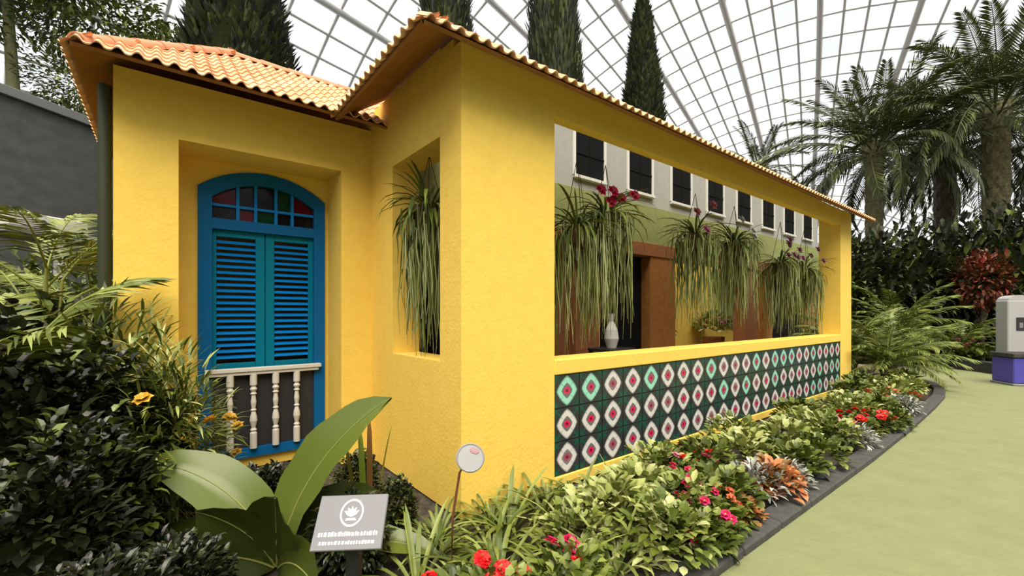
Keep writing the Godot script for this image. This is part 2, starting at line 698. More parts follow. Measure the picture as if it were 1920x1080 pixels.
func arch_y(x: float, x0: float, x1: float, ys: float, rise: float) -> float:
	var h := (x1 - x0) / 2
	var r := (h * h + rise * rise) / (2 * rise)
	var d := x - (x0 + x1) / 2
	return ys + rise - r + sqrt(maxf(r * r - d * d, 0.0))

func house() -> void:
	var h := thing("veranda_house", "yellow plastered house with terracotta tiled hip roofs and a long tiled veranda", "house")
	# -- left wing: facade with a recess for the window
	var zf := -4.816
	var top := 3.62
	var fw := MB.new()
	fw.box(Vector3(-0.32, 0, -5.44), Vector3(0.104, 3.115, zf))
	fw.box(Vector3(1.485, 0, -5.44), Vector3(1.814, 3.115, zf))
	fw.box(Vector3(-0.32, 3.115, -5.44), Vector3(1.814, top, zf))
	part(h, "facade_wall", fw.mesh(), M.yellow)
	var ox0 := 0.262
	var ox1 := 1.44
	var rb := MB.new()
	rb.box(Vector3(0.104, 0, -5.43), Vector3(ox0 + 0.02, 3.115, -5.30))
	rb.box(Vector3(ox1 - 0.02, 0, -5.43), Vector3(1.485, 3.115, -5.30))
	rb.box(Vector3(ox0 + 0.02, 0, -5.43), Vector3(ox1 - 0.02, 0.14, -5.30))
	var sp := arch_outline(ox0 + 0.02, ox1 - 0.02, 2.85, 2.85, 0.205)
	sp.remove_at(0)
	sp.remove_at(sp.size() - 1)
	sp.append(Vector2(ox1 - 0.02, 3.115))
	sp.append(Vector2(ox0 + 0.02, 3.115))
	rb.prism(sp, -5.43, -5.30)
	part(h, "recess_wall", rb.mesh(), M.yellow)
	part(h, "side_wall", boxmesh(Vector3(-0.32, 0, -7.0), Vector3(-0.12, top, -5.44)), M.yellow)
	part(h, "back_wall", boxmesh(Vector3(-0.32, 0, -7.15), Vector3(2.4, top, -7.0)), M.yellow)
	part(h, "room_floor", boxmesh(Vector3(-0.12, 0, -7.0), Vector3(2.1, 0.12, -5.44)), M.floor_in)
	var dp := MB.new()
	dp.tube([Vector3(-0.375, 0, -4.88), Vector3(-0.375, 3.46, -4.88)], [0.045, 0.045], 10)
	part(h, "downpipe", dp.mesh(), M.dark_green, Transform3D(), "dark green downpipe at the corner")
	part(h, "unseen_room_ceiling", boxmesh(Vector3(-0.12, 3.3, -7.0), Vector3(2.3, 3.36, -5.44), 0.0), M.soffit)  # out of view, placed to keep the room behind the louvres dark
	part(h, "unseen_room_partition", boxmesh(Vector3(2.11, 0, -7.0), Vector3(2.3, 3.3, -5.44), 0.0), M.yellow)  # out of view as well, closes the room against stray light
	# -- window
	var zo := -5.262
	var fr := MB.new()
	var outl := arch_outline(ox0, ox1, 0.12, 2.85, 0.216, 16)
	var innl := arch_outline(ox0 + 0.115, ox1 - 0.115, 0.215, 2.76, 0.174, 16)
	for k in outl.size() - 1:
		var a := outl[k]; var b := outl[k + 1]; var c := innl[k + 1]; var d := innl[k]
		fr.quad(Vector3(a.x, a.y, zo), Vector3(b.x, b.y, zo), Vector3(c.x, c.y, zo), Vector3(d.x, d.y, zo), Vector3(0, 0, 1))
		var mid := Vector3((ox0 + ox1) / 2, 1.8, zo)
		fr.quad(Vector3(a.x, a.y, zo), Vector3(b.x, b.y, zo), Vector3(b.x, b.y, -5.38), Vector3(a.x, a.y, -5.38), Vector3(a.x, a.y, zo) - mid)
		fr.quad(Vector3(d.x, d.y, zo), Vector3(c.x, c.y, zo), Vector3(c.x, c.y, -5.38), Vector3(d.x, d.y, -5.38), mid - Vector3(d.x, d.y, zo))
	fr.box(Vector3(ox0, 0.12, -5.38), Vector3(ox1, 0.215, zo + 0.015))
	fr.box(Vector3(ox0 + 0.1, 2.445, -5.38), Vector3(ox1 - 0.1, 2.55, zo - 0.004))
	part(h, "window_frame", fr.mesh(), M.frame_blue, Transform3D(), "blue arched window frame")
	# transom: bars and panes
	var tx0 := ox0 + 0.115
	var tx1 := ox1 - 0.115
	var tb := MB.new()
	var xs := [tx0]
	for k in 4:
		xs.append(tx0 + (tx1 - tx0) * (k + 1) / 5.0 + (0.03 if k == 0 else -0.03 if k == 3 else 0.0))
	xs.append(tx1)
	for k in range(1, 5):
		var x: float = xs[k]
		tb.box(Vector3(x - 0.014, 2.54, -5.34), Vector3(x + 0.014, arch_y(x, tx0, tx1, 2.76, 0.174) + 0.01, zo - 0.015))
	tb.box(Vector3(tx0, 2.675, -5.335), Vector3(tx1, 2.70, zo - 0.02))
	var tr := part(h, "transom", tb.mesh(), M.slat_blue)
	var pm := [glass(30, 26, 24, 0.9), glass(92, 18, 26, 0.9), glass(18, 60, 34, 0.9), glass(24, 24, 26, 0.92)]
	for k in 5:
		for r in 2:
			var p := PackedVector2Array()
			var a: float = xs[k]
			var b: float = xs[k + 1]
			if r == 0:
				p = PackedVector2Array([Vector2(a, 2.545), Vector2(b, 2.545), Vector2(b, 2.685), Vector2(a, 2.685)])
			else:
				p = PackedVector2Array([Vector2(a, 2.69), Vector2(b, 2.69), Vector2(b, arch_y(b, tx0, tx1, 2.76, 0.174)), Vector2((a + b) / 2, arch_y((a + b) / 2, tx0, tx1, 2.76, 0.174)), Vector2(a, arch_y(a, tx0, tx1, 2.76, 0.174))])
			var pb := MB.new()
			pb.prism(p, -5.325, -5.32)
			part(tr, "pane", pb.mesh(), pm[(k + r * 2) % 4 if r == 0 else [1, 0, 3, 2, 1][k]])
	# shutters with slats
	for s in 2:
		var x0 := 0.372 if s == 0 else 0.851
		var x1 := 0.845 if s == 0 else 1.33
		var sb := MB.new()
		var i0 := x0 + (0.045 if s == 0 else 0.085)
		var i1 := x1 - (0.085 if s == 0 else 0.055)
		sb.box(Vector3(x0, 0.225, -5.355), Vector3(i0, 2.445, -5.31), 0.004)
		sb.box(Vector3(i1, 0.225, -5.355), Vector3(x1, 2.445, -5.31), 0.004)
		sb.box(Vector3(i0, 2.375, -5.355), Vector3(i1, 2.445, -5.31), 0.004)
		sb.box(Vector3(i0, 0.225, -5.355), Vector3(i1, 1.095, -5.315), 0.004)
		var leaf := part(h, "shutter", sb.mesh(), M.shutter_blue, Transform3D(), "teal louvred shutter")
		var sm := boxmesh(Vector3(-0.5, -0.004, -0.026), Vector3(0.5, 0.004, 0.026), 0.0015)
		var cnt := 20
		for k in cnt:
			var y := 1.125 + (2.355 - 1.125) * (k + 0.5) / cnt
			var ba := Basis(Vector3.RIGHT, 0.62).scaled_local(Vector3(i1 - i0 + 0.01, 1, 1))
			part(leaf, "slat", sm, M.slat_blue, Transform3D(ba, Vector3((i0 + i1) / 2, y, -5.33)))
	# balustrade before the shutters
	part(h, "window_panel", boxmesh(Vector3(0.35, 0.215, -5.306), Vector3(1.345, 1.0, -5.29), 0.002), M.dark_panel, Transform3D(), "dark panel behind the white balusters")
	var hr := MB.new()
	hr.box(Vector3(0.316, 1.005, -5.27), Vector3(1.386, 1.047, -5.195), 0.006)
	hr.box(Vector3(0.347, 0.974, -5.26), Vector3(1.36, 1.006, -5.21), 0.003)
	var rail := part(h, "balustrade", hr.mesh(), M.white, Transform3D(), "white handrail on turned balusters")
	var bl := MB.new()
	var pr := [Vector2(0.0, 0.0), Vector2(0.032, 0.0), Vector2(0.032, 0.15), Vector2(0.02, 0.165), Vector2(0.03, 0.18), Vector2(0.018, 0.20), Vector2(0.034, 0.27), Vector2(0.03, 0.31), Vector2(0.018, 0.36), Vector2(0.028, 0.375), Vector2(0.018, 0.39), Vector2(0.026, 0.45), Vector2(0.018, 0.52), Vector2(0.03, 0.535), Vector2(0.018, 0.55), Vector2(0.033, 0.58), Vector2(0.018, 0.61), Vector2(0.032, 0.62), Vector2(0.032, 0.725), Vector2(0, 0.725)]
	bl.lathe(pr, 14)
	var bm := bl.mesh()
	for x in [0.525, 0.73, 0.935, 1.14]:
		part(rail, "baluster", bm, M.white, at(x, 0.214, -5.236, 0.0, 1.05))
	# -- veranda
	var zv := -2.94
	part(h, "front_pillar", boxmesh(Vector3(1.814, 0, -3.275), Vector3(2.81, 3.41, zv), 0.0), M.yellow)
	part(h, "pillar_head", boxmesh(Vector3(1.814, 3.41, -3.275), Vector3(2.81, 3.79, -3.06), 0.0), M.yellow)
	part(h, "end_pillar", boxmesh(Vector3(10.82, 0, -3.32), Vector3(11.52, 3.41, zv), 0.0), M.yellow)
	part(h, "pillar_head", boxmesh(Vector3(10.82, 3.41, -3.32), Vector3(11.52, 3.79, -3.06), 0.0), M.yellow)
	part(h, "front_beam", boxmesh(Vector3(1.814, 3.41, -3.06), Vector3(11.52, 3.72, zv), 0.0), M.yellow)
	part(h, "end_wall", boxmesh(Vector3(1.814, 0, -4.25), Vector3(2.11, 1.2, -3.275), 0.0), M.yellow)
	part(h, "end_pier", boxmesh(Vector3(1.814, 0, -5.44), Vector3(2.11, 3.34, -4.25), 0.0), M.yellow)
	part(h, "end_beam", boxmesh(Vector3(1.814, 3.08, -4.25), Vector3(2.11, 3.82, -3.275), 0.0), M.yellow)
	part(h, "end_beam", boxmesh(Vector3(1.814, 3.34, -5.44), Vector3(2.11, 3.82, -4.25), 0.0), M.yellow)
	part(h, "veranda_wall", boxmesh(Vector3(2.81, 0, -3.2), Vector3(10.82, 1.10, zv - 0.03), 0.004), M.yellow)
	part(h, "veranda_rail", boxmesh(Vector3(2.81, 1.035, -3.24), Vector3(10.82, 1.175, zv + 0.012), 0.008), M.yellow)
	part(h, "plinth", boxmesh(Vector3(2.81, 0, -3.0), Vector3(10.82, 0.098, zv + 0.012), 0.006), M.yellow)
	part(h, "veranda_floor", boxmesh(Vector3(2.11, 0, -4.816), Vector3(15.6, 0.16, -3.2), 0.004), M.floor_in)
	# glazed tiles: 24 by 3
	var bed := part(h, "tile_panel", boxmesh(Vector3(2.81, 0.09, -2.985), Vector3(10.82, 1.04, -2.958), 0.001), M.black)
	var prints := []
	for k in 3:
		var m := plain(255, 255, 255, 0.22)
		m.albedo_texture = tile_print(k)
		prints.append(m)
	var tw := 8.01 / 24.0
	var tall := 0.936 / 3.0
	var tm := MB.new()
	var hx := tw / 2 - 0.002
	var hy := tall / 2 - 0.002
	tm.box(Vector3(-hx, -hy, -0.012), Vector3(hx, hy, 0.003), 0.003)
	tm.quad(Vector3(-hx + 0.003, -hy + 0.003, 0.0034), Vector3(hx - 0.003, -hy + 0.003, 0.0034), Vector3(hx - 0.003, hy - 0.003, 0.0034), Vector3(-hx + 0.003, hy - 0.003, 0.0034), Vector3(0, 0, 1), true)
	var tmesh := tm.mesh()
	rng.seed = 5
	for r in 3:
		for k in 24:
			var kind: int = [0, 0, 1, 2, 0, 2][rng.randi() % 6]
			part(bed, "tile", tmesh, prints[kind], at(2.81 + (k + 0.5) * tw, 0.098 + (r + 0.5) * tall, -2.948))
	# -- the inner street front behind the veranda
	var zi := -4.816
	part(h, "upper_wall", boxmesh(Vector3(3.05, 3.55, zi - 0.2), Vector3(15.6, 4.95, zi), 0.004), M.white_plaster)
	part(h, "lower_wall_band", boxmesh(Vector3(2.11, 2.87, zi - 0.2), Vector3(15.6, 3.55, zi + 0.05), 0.004), M.green_plaster)
	part(h, "lintel", boxmesh(Vector3(2.11, 2.64, zi - 0.22), Vector3(15.6, 2.87, zi + 0.08), 0.006), M.brown_trim)
	for k in 8:
		var xc := 5.37 + 1.335 * k
		var wb := MB.new()
		wb.box(Vector3(xc - 0.33, 3.76, zi - 0.02), Vector3(xc + 0.33, 4.62, zi + 0.02), 0.004)
		wb.box(Vector3(xc - 0.015, 3.76, zi), Vector3(xc + 0.015, 4.62, zi + 0.03), 0.003)
		wb.box(Vector3(xc - 0.33, 4.1, zi), Vector3(xc + 0.33, 4.13, zi + 0.03), 0.003)
		var pw := part(h, "upper_window", wb.mesh(), M.door)
		var sill := MB.new()
		sill.box(Vector3(xc - 0.38, 3.71, zi), Vector3(xc + 0.38, 3.76, zi + 0.07), 0.004)
		sill.box(Vector3(xc - 0.39, 3.76, zi), Vector3(xc - 0.335, 4.66, zi + 0.035), 0.004)
		sill.box(Vector3(xc + 0.335, 3.76, zi), Vector3(xc + 0.39, 4.66, zi + 0.035), 0.004)
		part(pw, "surround", sill.mesh(), M.white)
	for c in [[2.4, 3.0, 2], [5.0, 5.57, 1], [6.95, 7.76, 0], [10.67, 11.3, 1], [11.9, 12.2, 0], [14.6, 15.3, 1]]:
		part(h, "column", boxmesh(Vector3(c[0], 0.16, zi - 0.22), Vector3(c[1], 2.64, zi + 0.06), 0.01), M.brown_trim if c[2] == 1 else M.door if c[2] == 2 else M.soffit)  # leftmost column door-dark: interior shade behind the end opening put into colour
	part(h, "inner_door", boxmesh(Vector3(5.57, 0.16, zi - 0.2), Vector3(6.95, 2.64, zi - 0.14), 0.004), M.door, Transform3D(), "dark closed double door")
	part(h, "inner_door", boxmesh(Vector3(12.2, 0.16, zi - 0.2), Vector3(14.6, 2.64, zi - 0.14), 0.004), M.door)
	part(h, "inner_wall", boxmesh(Vector3(3.0, 0.16, zi - 0.2), Vector3(5.0, 2.64, zi - 0.05), 0.004), M.brown_trim)
	# open court beyond, with a sunny back wall
	part(h, "court_wall", boxmesh(Vector3(7.0, 0, -7.0), Vector3(15.6, 3.4, -6.8), 0.004), M.yellow)
	part(h, "court_floor", boxmesh(Vector3(2.4, 0, -6.8), Vector3(15.6, 0.14, -4.816), 0.004), M.floor_in)
	var cw := MB.new()
	cw.box(Vector3(13.4, 1.25, -6.82), Vector3(14.5, 2.6, -6.74), 0.006)
	part(h, "court_window", cw.mesh(), M.green_plaster)
	# -- roofs
	for k in 4:
		tiles.append(tile_mesh(k))
	cap = cap_mesh()
	var m := 0.70
	# left wing
	m = 0.66
	var la := Vector3(-0.52, 3.5, -4.39)
	var lb := Vector3(2.6, 3.5, -4.39)
	slope(h, la, lb, Vector3(0, 0, -1), 1.36, 1.12, 0.0, m, 8)
	slope(h, Vector3(-0.52, 3.5, -7.3), la, Vector3(1, 0, 0), 1.12, 1.55, 1.36, m * 1.36 / 1.12, 1)
	slope(h, Vector3(2.6, 3.5, -7.3), Vector3(-0.52, 3.5, -7.3), Vector3(0, 0, 1), 1.55, 0.0, 1.12, m * 1.36 / 1.55, 0)
	var lr := Vector3(0.60, 3.5 + m * 1.36, -5.75)
	caps(h, la + Vector3(0.05, 0.05, -0.06), lr + Vector3(0, 0.04, 0))
	caps(h, lr + Vector3(0, 0.02, 0), Vector3(2.6, lr.y + 0.02, -5.75))
	caps(h, Vector3(-0.52, 3.56, -7.3), lr + Vector3(0, 0.06, 0))
	# veranda
	m = 0.70
	var va := Vector3(1.34, 3.5, -2.64)
	var vb := Vector3(11.62, 3.5, -2.60)
	slope(h, va, vb, Vector3(0, 0, -1), 1.06, 1.06, 0.0, m, 2)
	slope(h, Vector3(1.34, 3.5, -4.5), va, Vector3(1, 0, 0), 1.06, 0.0, 1.06, m, 2)
	var ra := Vector3(2.40, 3.5 + m * 1.06, -3.70)
	var rb2 := Vector3(11.6, ra.y, -3.67)
	caps(h, va + Vector3(0.10, 0.04, -0.10), ra + Vector3(0, 0.03, 0))
	caps(h, ra + Vector3(0, 0.03, 0), rb2 + Vector3(0, 0.03, 0))
	caps(h, Vector3(2.40, ra.y + 0.03, -4.5), ra + Vector3(0, 0.03, 0))
	part(h, "ridge_board", boxmesh(Vector3(2.4, ra.y - 0.16, -3.74), Vector3(11.6, ra.y + 0.0, -3.69), 0.004), M.soffit)

# ---------------------------------------------------------------- plants: shared shapes
func ball_dir() -> Vector3:
	var y := rng.randf_range(-1.0, 1.0)
	var a := rng.randf() * TAU
	var r := sqrt(1.0 - y * y)
	return Vector3(r * cos(a), y, r * sin(a))

# leaves filling an egg of half-sizes rad, standing on y = 0
func bush(sd: int, count: int, rad: Vector3, ll: float, lw: float, cols: Array, shell := 0.55, droop := 0.5, segs := 2, fold := 0.25, low := -1.0) -> ArrayMesh:
	rng.seed = sd
	var b := MB.new()
	for k in count:
		var d := ball_dir()
		while d.y < low:
			d = ball_dir()
		var s := pow(rng.randf_range(pow(shell, 3.0), 1.0), 1.0 / 3.0)
		s *= 1.0 + 0.16 * sin(d.x * 7.0 + sd) * cos(d.z * 6.0 + d.y * 5.0)
		var p := Vector3(d.x * rad.x, rad.y + d.y * rad.y, d.z * rad.z) * 1.0
		p = Vector3(0, rad.y, 0) + (p - Vector3(0, rad.y, 0)) * s
		p.y = maxf(p.y, 0.02)
		var dir := (d + Vector3(0, 0.35, 0) + ball_dir() * 0.7).normalized()
		b.c = cols[rng.randi() % cols.size()]
		b.leaf(p, dir, ll * rng.randf_range(0.65, 1.2), lw * rng.randf_range(0.7, 1.2), droop * rng.randf_range(0.3, 1.4), segs, fold)
	return b.mesh()

# arching strap leaves from one point
func straps(sd: int, count: int, ll: float, lw: float, cols: Array, spread := 0.9, droop := 1.3, segs := 6) -> ArrayMesh:
	rng.seed = sd
	var b := MB.new()
	for k in count:
		var a := k * 2.39996 + rng.randf() * 0.4
		var e := rng.randf_range(0.15, spread)
		var dir := Vector3(cos(a) * sin(e), cos(e), sin(a) * sin(e))
		b.c = cols[rng.randi() % cols.size()]
		b.leaf(Vector3(cos(a), 0, sin(a)) * 0.03, dir, ll * rng.randf_range(0.6, 1.15), lw * rng.randf_range(0.75, 1.2), droop * rng.randf_range(0.5, 1.4), segs, 0.2, 0.4)
	return b.mesh()

# a feather palm leaf along +x, curving down
func frond(sd: int, length: float, droop: float, pairs: int, ll: float, lw: float, cols: Array, lift := 0.45, stalk := 0.16) -> ArrayMesh:
	rng.seed = sd
	var b := MB.new()
	var n := 10
	var pts := []
	var rad := []
	var dirs := []
	var p := Vector3.ZERO
	for k in n + 1:
		var s := float(k) / n
		var w := -droop * pow(s, 1.4)
		var d := Vector3(cos(w), sin(w), 0)
		pts.append(p)
		dirs.append(d)
		rad.append(0.008 * length * (1.0 - 0.85 * s) + 0.002)
		p += d * length / n
	b.c = cols[0]
	b.tube(pts, rad, 4, false)
	for k in pairs:
		var s := stalk + (1.0 - stalk) * (k + 0.5) / pairs
		var f := s * n
		var i := mini(int(f), n - 1)
		var q: Vector3 = pts[i].lerp(pts[i + 1], f - i)
		var d: Vector3 = dirs[i].lerp(dirs[i + 1], f - i).normalized()
		var up := Vector3(-d.y, d.x, 0)
		var size := ll * (0.35 + 0.65 * pow(sin(PI * (0.15 + 0.8 * s)), 0.7))
		for sg in [-1.0, 1.0]:
			var dir := (Vector3(0, 0, sg) + d * (0.55 + 0.5 * s) + up * (lift + rng.randf_range(-0.15, 0.15))).normalized()
			b.c = cols[rng.randi() % cols.size()]
			b.leaf(q, dir, size * rng.randf_range(0.85, 1.1), lw, rng.randf_range(0.5, 1.0), 2, 0.0, 0.4)
	return b.mesh()

func flower(sd: int, r: float, petals: int, cols: Array, layers := 2) -> ArrayMesh:
	rng.seed = sd
	var b := MB.new()
	for l in layers:
		for k in petals:
			var a := TAU * (k + 0.5 * l) / petals
			var e := 0.45 + 0.5 * l
			var dir := Vector3(cos(a) * cos(e), sin(e), sin(a) * cos(e))
			b.c = cols[rng.randi() % cols.size()]
			b.leaf(Vector3(0, 0.004 * l, 0), dir, r * (1.0 - 0.18 * l), r * 0.95, 0.6, 3, 0.12, 0.7)
	b.c = lin(216, 180, 60)
	b.lathe([Vector2(r * 0.16, -0.002), Vector2(r * 0.16, r * 0.2), Vector2(0, r * 0.3)], 6)
	return b.mesh()

# rounded head of many small blossoms
func flower_head(sd: int, r: float, count: int, cols: Array) -> ArrayMesh:
	rng.seed = sd
	var b := MB.new()
	for k in count:
		var d := ball_dir()
		d.y = absf(d.y) * 0.8
		d = d.normalized()
		var x := d.cross(Vector3(0.3, 0.9, 0.2)).normalized()
		var y := d.cross(x)
		b.c = cols[rng.randi() % cols.size()]
		for j in 5:
			var a := TAU * j / 5.0
			b.leaf(d * r * 0.75, (x * cos(a) + y * sin(a) + d * 0.5), r * 0.5, r * 0.42, 0.3, 2, 0.0, 0.6)
	return b.mesh()

var S := {}
func make_shapes() -> void:
	var olive := pal([[110, 122, 50], [94, 108, 38], [130, 140, 68], [78, 94, 28]])
	var pale := pal([[148, 156, 84], [134, 144, 72], [166, 172, 106], [116, 128, 56], [178, 182, 126]])
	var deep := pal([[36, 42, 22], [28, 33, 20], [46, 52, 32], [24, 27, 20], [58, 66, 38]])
	var mid := pal([[86, 98, 36], [70, 82, 26], [100, 114, 48], [60, 70, 22]])
	var silver := pal([[176, 178, 172], [150, 152, 148], [196, 198, 192], [124, 128, 122]])
	var bronze := pal([[176, 110, 62], [158, 92, 50], [196, 130, 84], [120, 96, 48]])
	S.strap_a = straps(11, 30, 0.46, 0.026, olive)
	S.strap_b = straps(12, 26, 0.56, 0.03, mid + olive, 0.8, 1.5)
	S.strap_c = straps(13, 24, 0.40, 0.022, pale, 1.0, 1.2)
	S.leafy_a = bush(21, 260, Vector3(0.26, 0.17, 0.26), 0.085, 0.06, pale, 0.5, 0.5, 3, 0.2, -0.4)
	S.leafy_b = bush(22, 260, Vector3(0.26, 0.19, 0.26), 0.075, 0.05, pale + olive, 0.5, 0.5, 3, 0.2, -0.4)
	S.leafy_c = bush(23, 240, Vector3(0.25, 0.17, 0.25), 0.085, 0.06, olive + mid, 0.5, 0.5, 3, 0.2, -0.4)
	S.silver = bush(24, 300, Vector3(0.2, 0.15, 0.2), 0.08, 0.026, silver, 0.4, 0.6, 3, 0.2, -0.3)
	S.bronze = bush(25, 220, Vector3(0.19, 0.14, 0.19), 0.075, 0.05, bronze, 0.4, 0.5, 3, 0.2, -0.3)
	S.dark_a = bush(31, 1700, Vector3(0.55, 0.62, 0.55), 0.13, 0.06, deep, 0.5, 0.7, 3, 0.25)
	S.dark_b = bush(32, 1700, Vector3(0.5, 0.75, 0.5), 0.10, 0.07, deep + deep + mid, 0.5, 0.7, 3, 0.25)
	S.needle = bush(33, 1400, Vector3(0.32, 0.62, 0.32), 0.16, 0.016, olive + mid + pale, 0.3, 0.8, 3, 0.0)
	S.far_bush = bush(34, 1500, Vector3(1.2, 1.2, 1.2), 0.22, 0.11, deep + deep + mid, 0.7, 0.6, 2, 0.2)
	S.far_fine = bush(35, 1500, Vector3(1.2, 1.2, 1.2), 0.20, 0.07, mid + olive, 0.6, 0.8, 2, 0.2)
	S.crown = bush(36, 2300, Vector3(2.2, 1.8, 2.2), 0.26, 0.12, olive + olive + mid, 0.2, 0.7, 2, 0.2)
	S.red_bush = bush(37, 700, Vector3(0.6, 0.8, 0.6), 0.2, 0.07, pal([[96, 48, 22], [82, 40, 18], [112, 64, 36], [140, 54, 40]]), 0.5, 0.6, 3, 0.2)
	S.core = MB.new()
	S.core.c = lin(26, 30, 18)  # dark solid inside bushes: inner shade put into its colour
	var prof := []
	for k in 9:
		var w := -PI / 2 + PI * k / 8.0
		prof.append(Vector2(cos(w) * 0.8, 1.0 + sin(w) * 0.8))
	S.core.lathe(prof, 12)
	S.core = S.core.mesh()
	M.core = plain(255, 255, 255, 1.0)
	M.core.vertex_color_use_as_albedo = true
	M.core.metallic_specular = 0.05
	var palm_green := pal([[80, 90, 48], [98, 108, 56], [66, 74, 44], [56, 62, 40]])
	S.date_a = frond(41, 3.4, 1.1, 46, 0.62, 0.045, palm_green)
	S.date_b = frond(42, 3.4, 1.7, 46, 0.62, 0.045, palm_green)
	S.date_c = frond(43, 3.2, 0.6, 46, 0.6, 0.045, palm_green)
	var areca := pal([[120, 130, 58], [98, 110, 42], [140, 150, 78], [80, 92, 30]])
	S.areca_a = frond(44, 1.15, 1.2, 30, 0.36, 0.026, areca, 0.3)
	S.areca_b = frond(45, 1.15, 0.8, 30, 0.36, 0.026, areca, 0.3)
	S.cycad = frond(46, 1.2, 0.9, 34, 0.26, 0.022, olive + mid, 0.4, 0.1)
	S.fl_red = flower(51, 0.045, 6, pal([[226, 14, 22], [200, 8, 20], [240, 40, 44]]))
	S.fl_magenta = flower(52, 0.042, 6, pal([[206, 18, 82], [178, 14, 74], [224, 40, 110]]))
	S.fl_pink = flower(53, 0.042, 6, pal([[206, 120, 150], [190, 92, 130]]))
	S.fl_orange = flower(54, 0.04, 6, pal([[206, 110, 66], [226, 88, 70], [190, 100, 60]]))
	S.fl_yellow = flower(55, 0.06, 6, pal([[214, 164, 50], [196, 146, 34]]))
	S.fl_white = flower(56, 0.04, 6, pal([[220, 222, 222], [196, 198, 202]]))
	S.fl_purple = flower(57, 0.042, 5, pal([[150, 84, 130], [176, 100, 150], [120, 50, 96]]))
	S.head_red = flower_head(58, 0.055, 22, pal([[230, 14, 22], [204, 8, 18], [242, 44, 46]]))
	# tall cypress column, 1 m in radius, 10 m high, narrowing to the tip
	rng.seed = 61
	var cy := MB.new()
	var cyc := pal([[58, 64, 40], [46, 50, 38], [70, 78, 42], [84, 92, 40], [40, 42, 36]])
	for k in 20000:
		var y := pow(rng.randf(), 0.9) * 10.0
		var r := cy_r(y)
		var a := rng.randf() * TAU
		var o := Vector3(cos(a), 0, sin(a))
		r *= 0.86 + 0.14 * sin(a * 5.0 + y * 2.2) + rng.randf_range(-0.12, 0.08)
		cy.c = cyc[rng.randi() % cyc.size()]
		cy.leaf(o * r * 0.86 + Vector3(0, y, 0), o * 0.55 + Vector3.UP + ball_dir() * 0.35, rng.randf_range(0.12, 0.28), 0.06, -0.2, 2, 0.2)
	S.cypress = cy.mesh()
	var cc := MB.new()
	cc.c = lin(38, 42, 28)  # dark solid inside the column, standing for shade between the sprays
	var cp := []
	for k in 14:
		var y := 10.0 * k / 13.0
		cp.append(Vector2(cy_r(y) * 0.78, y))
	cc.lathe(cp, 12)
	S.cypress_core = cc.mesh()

func cy_r(y: float) -> float:
	var s := y / 10.0
	return maxf(0.02, pow(1.0 - s, 0.62) * minf(1.0, 0.75 + s * 1.2))

# ---------------------------------------------------------------- plants: things
func simple_plant(called: String, label: String, cat: String, foliage: Mesh, pos: Vector3, s: float, turn: float, group := "", mat: Material = null) -> Node3D:
	var o := thing(called, label, cat, pos, turn, group)
	part(o, "foliage", foliage, mat if mat else M.leaf, at(0, 0, 0, 0, s))
	return o

func add_flowers(o: Node3D, mesh: Mesh, spots: Array, s := 1.0) -> void:
	for q in spots:
		var ba := Basis(Vector3(cos(q.x * 9.0), 0, sin(q.z * 9.0)).normalized(), 0.5).scaled(Vector3.ONE * s)
		part(o, "flower", mesh, M.petal, Transform3D(ba, q))

func ring_spots(sd: int, count: int, r: float, y: float) -> Array:
	rng.seed = sd
	var a := []
	for k in count:
		var w := rng.randf() * TAU
		var s := r * sqrt(rng.randf())
		a.append(Vector3(cos(w) * s, y * rng.randf_range(0.8, 1.1), sin(w) * s))
	return a

func ordinal(k: int) -> String:
	var w := ["first", "second", "third", "fourth", "fifth", "sixth", "seventh", "eighth", "ninth", "tenth", "eleventh", "twelfth", "thirteenth", "fourteenth", "fifteenth", "sixteenth", "seventeenth", "eighteenth", "nineteenth", "twentieth"]
	return w[k] if k >= 0 and k < 20 else ["twenty-first", "twenty-second", "twenty-third", "last"][k - 20] if k < 24 else "space past the last"

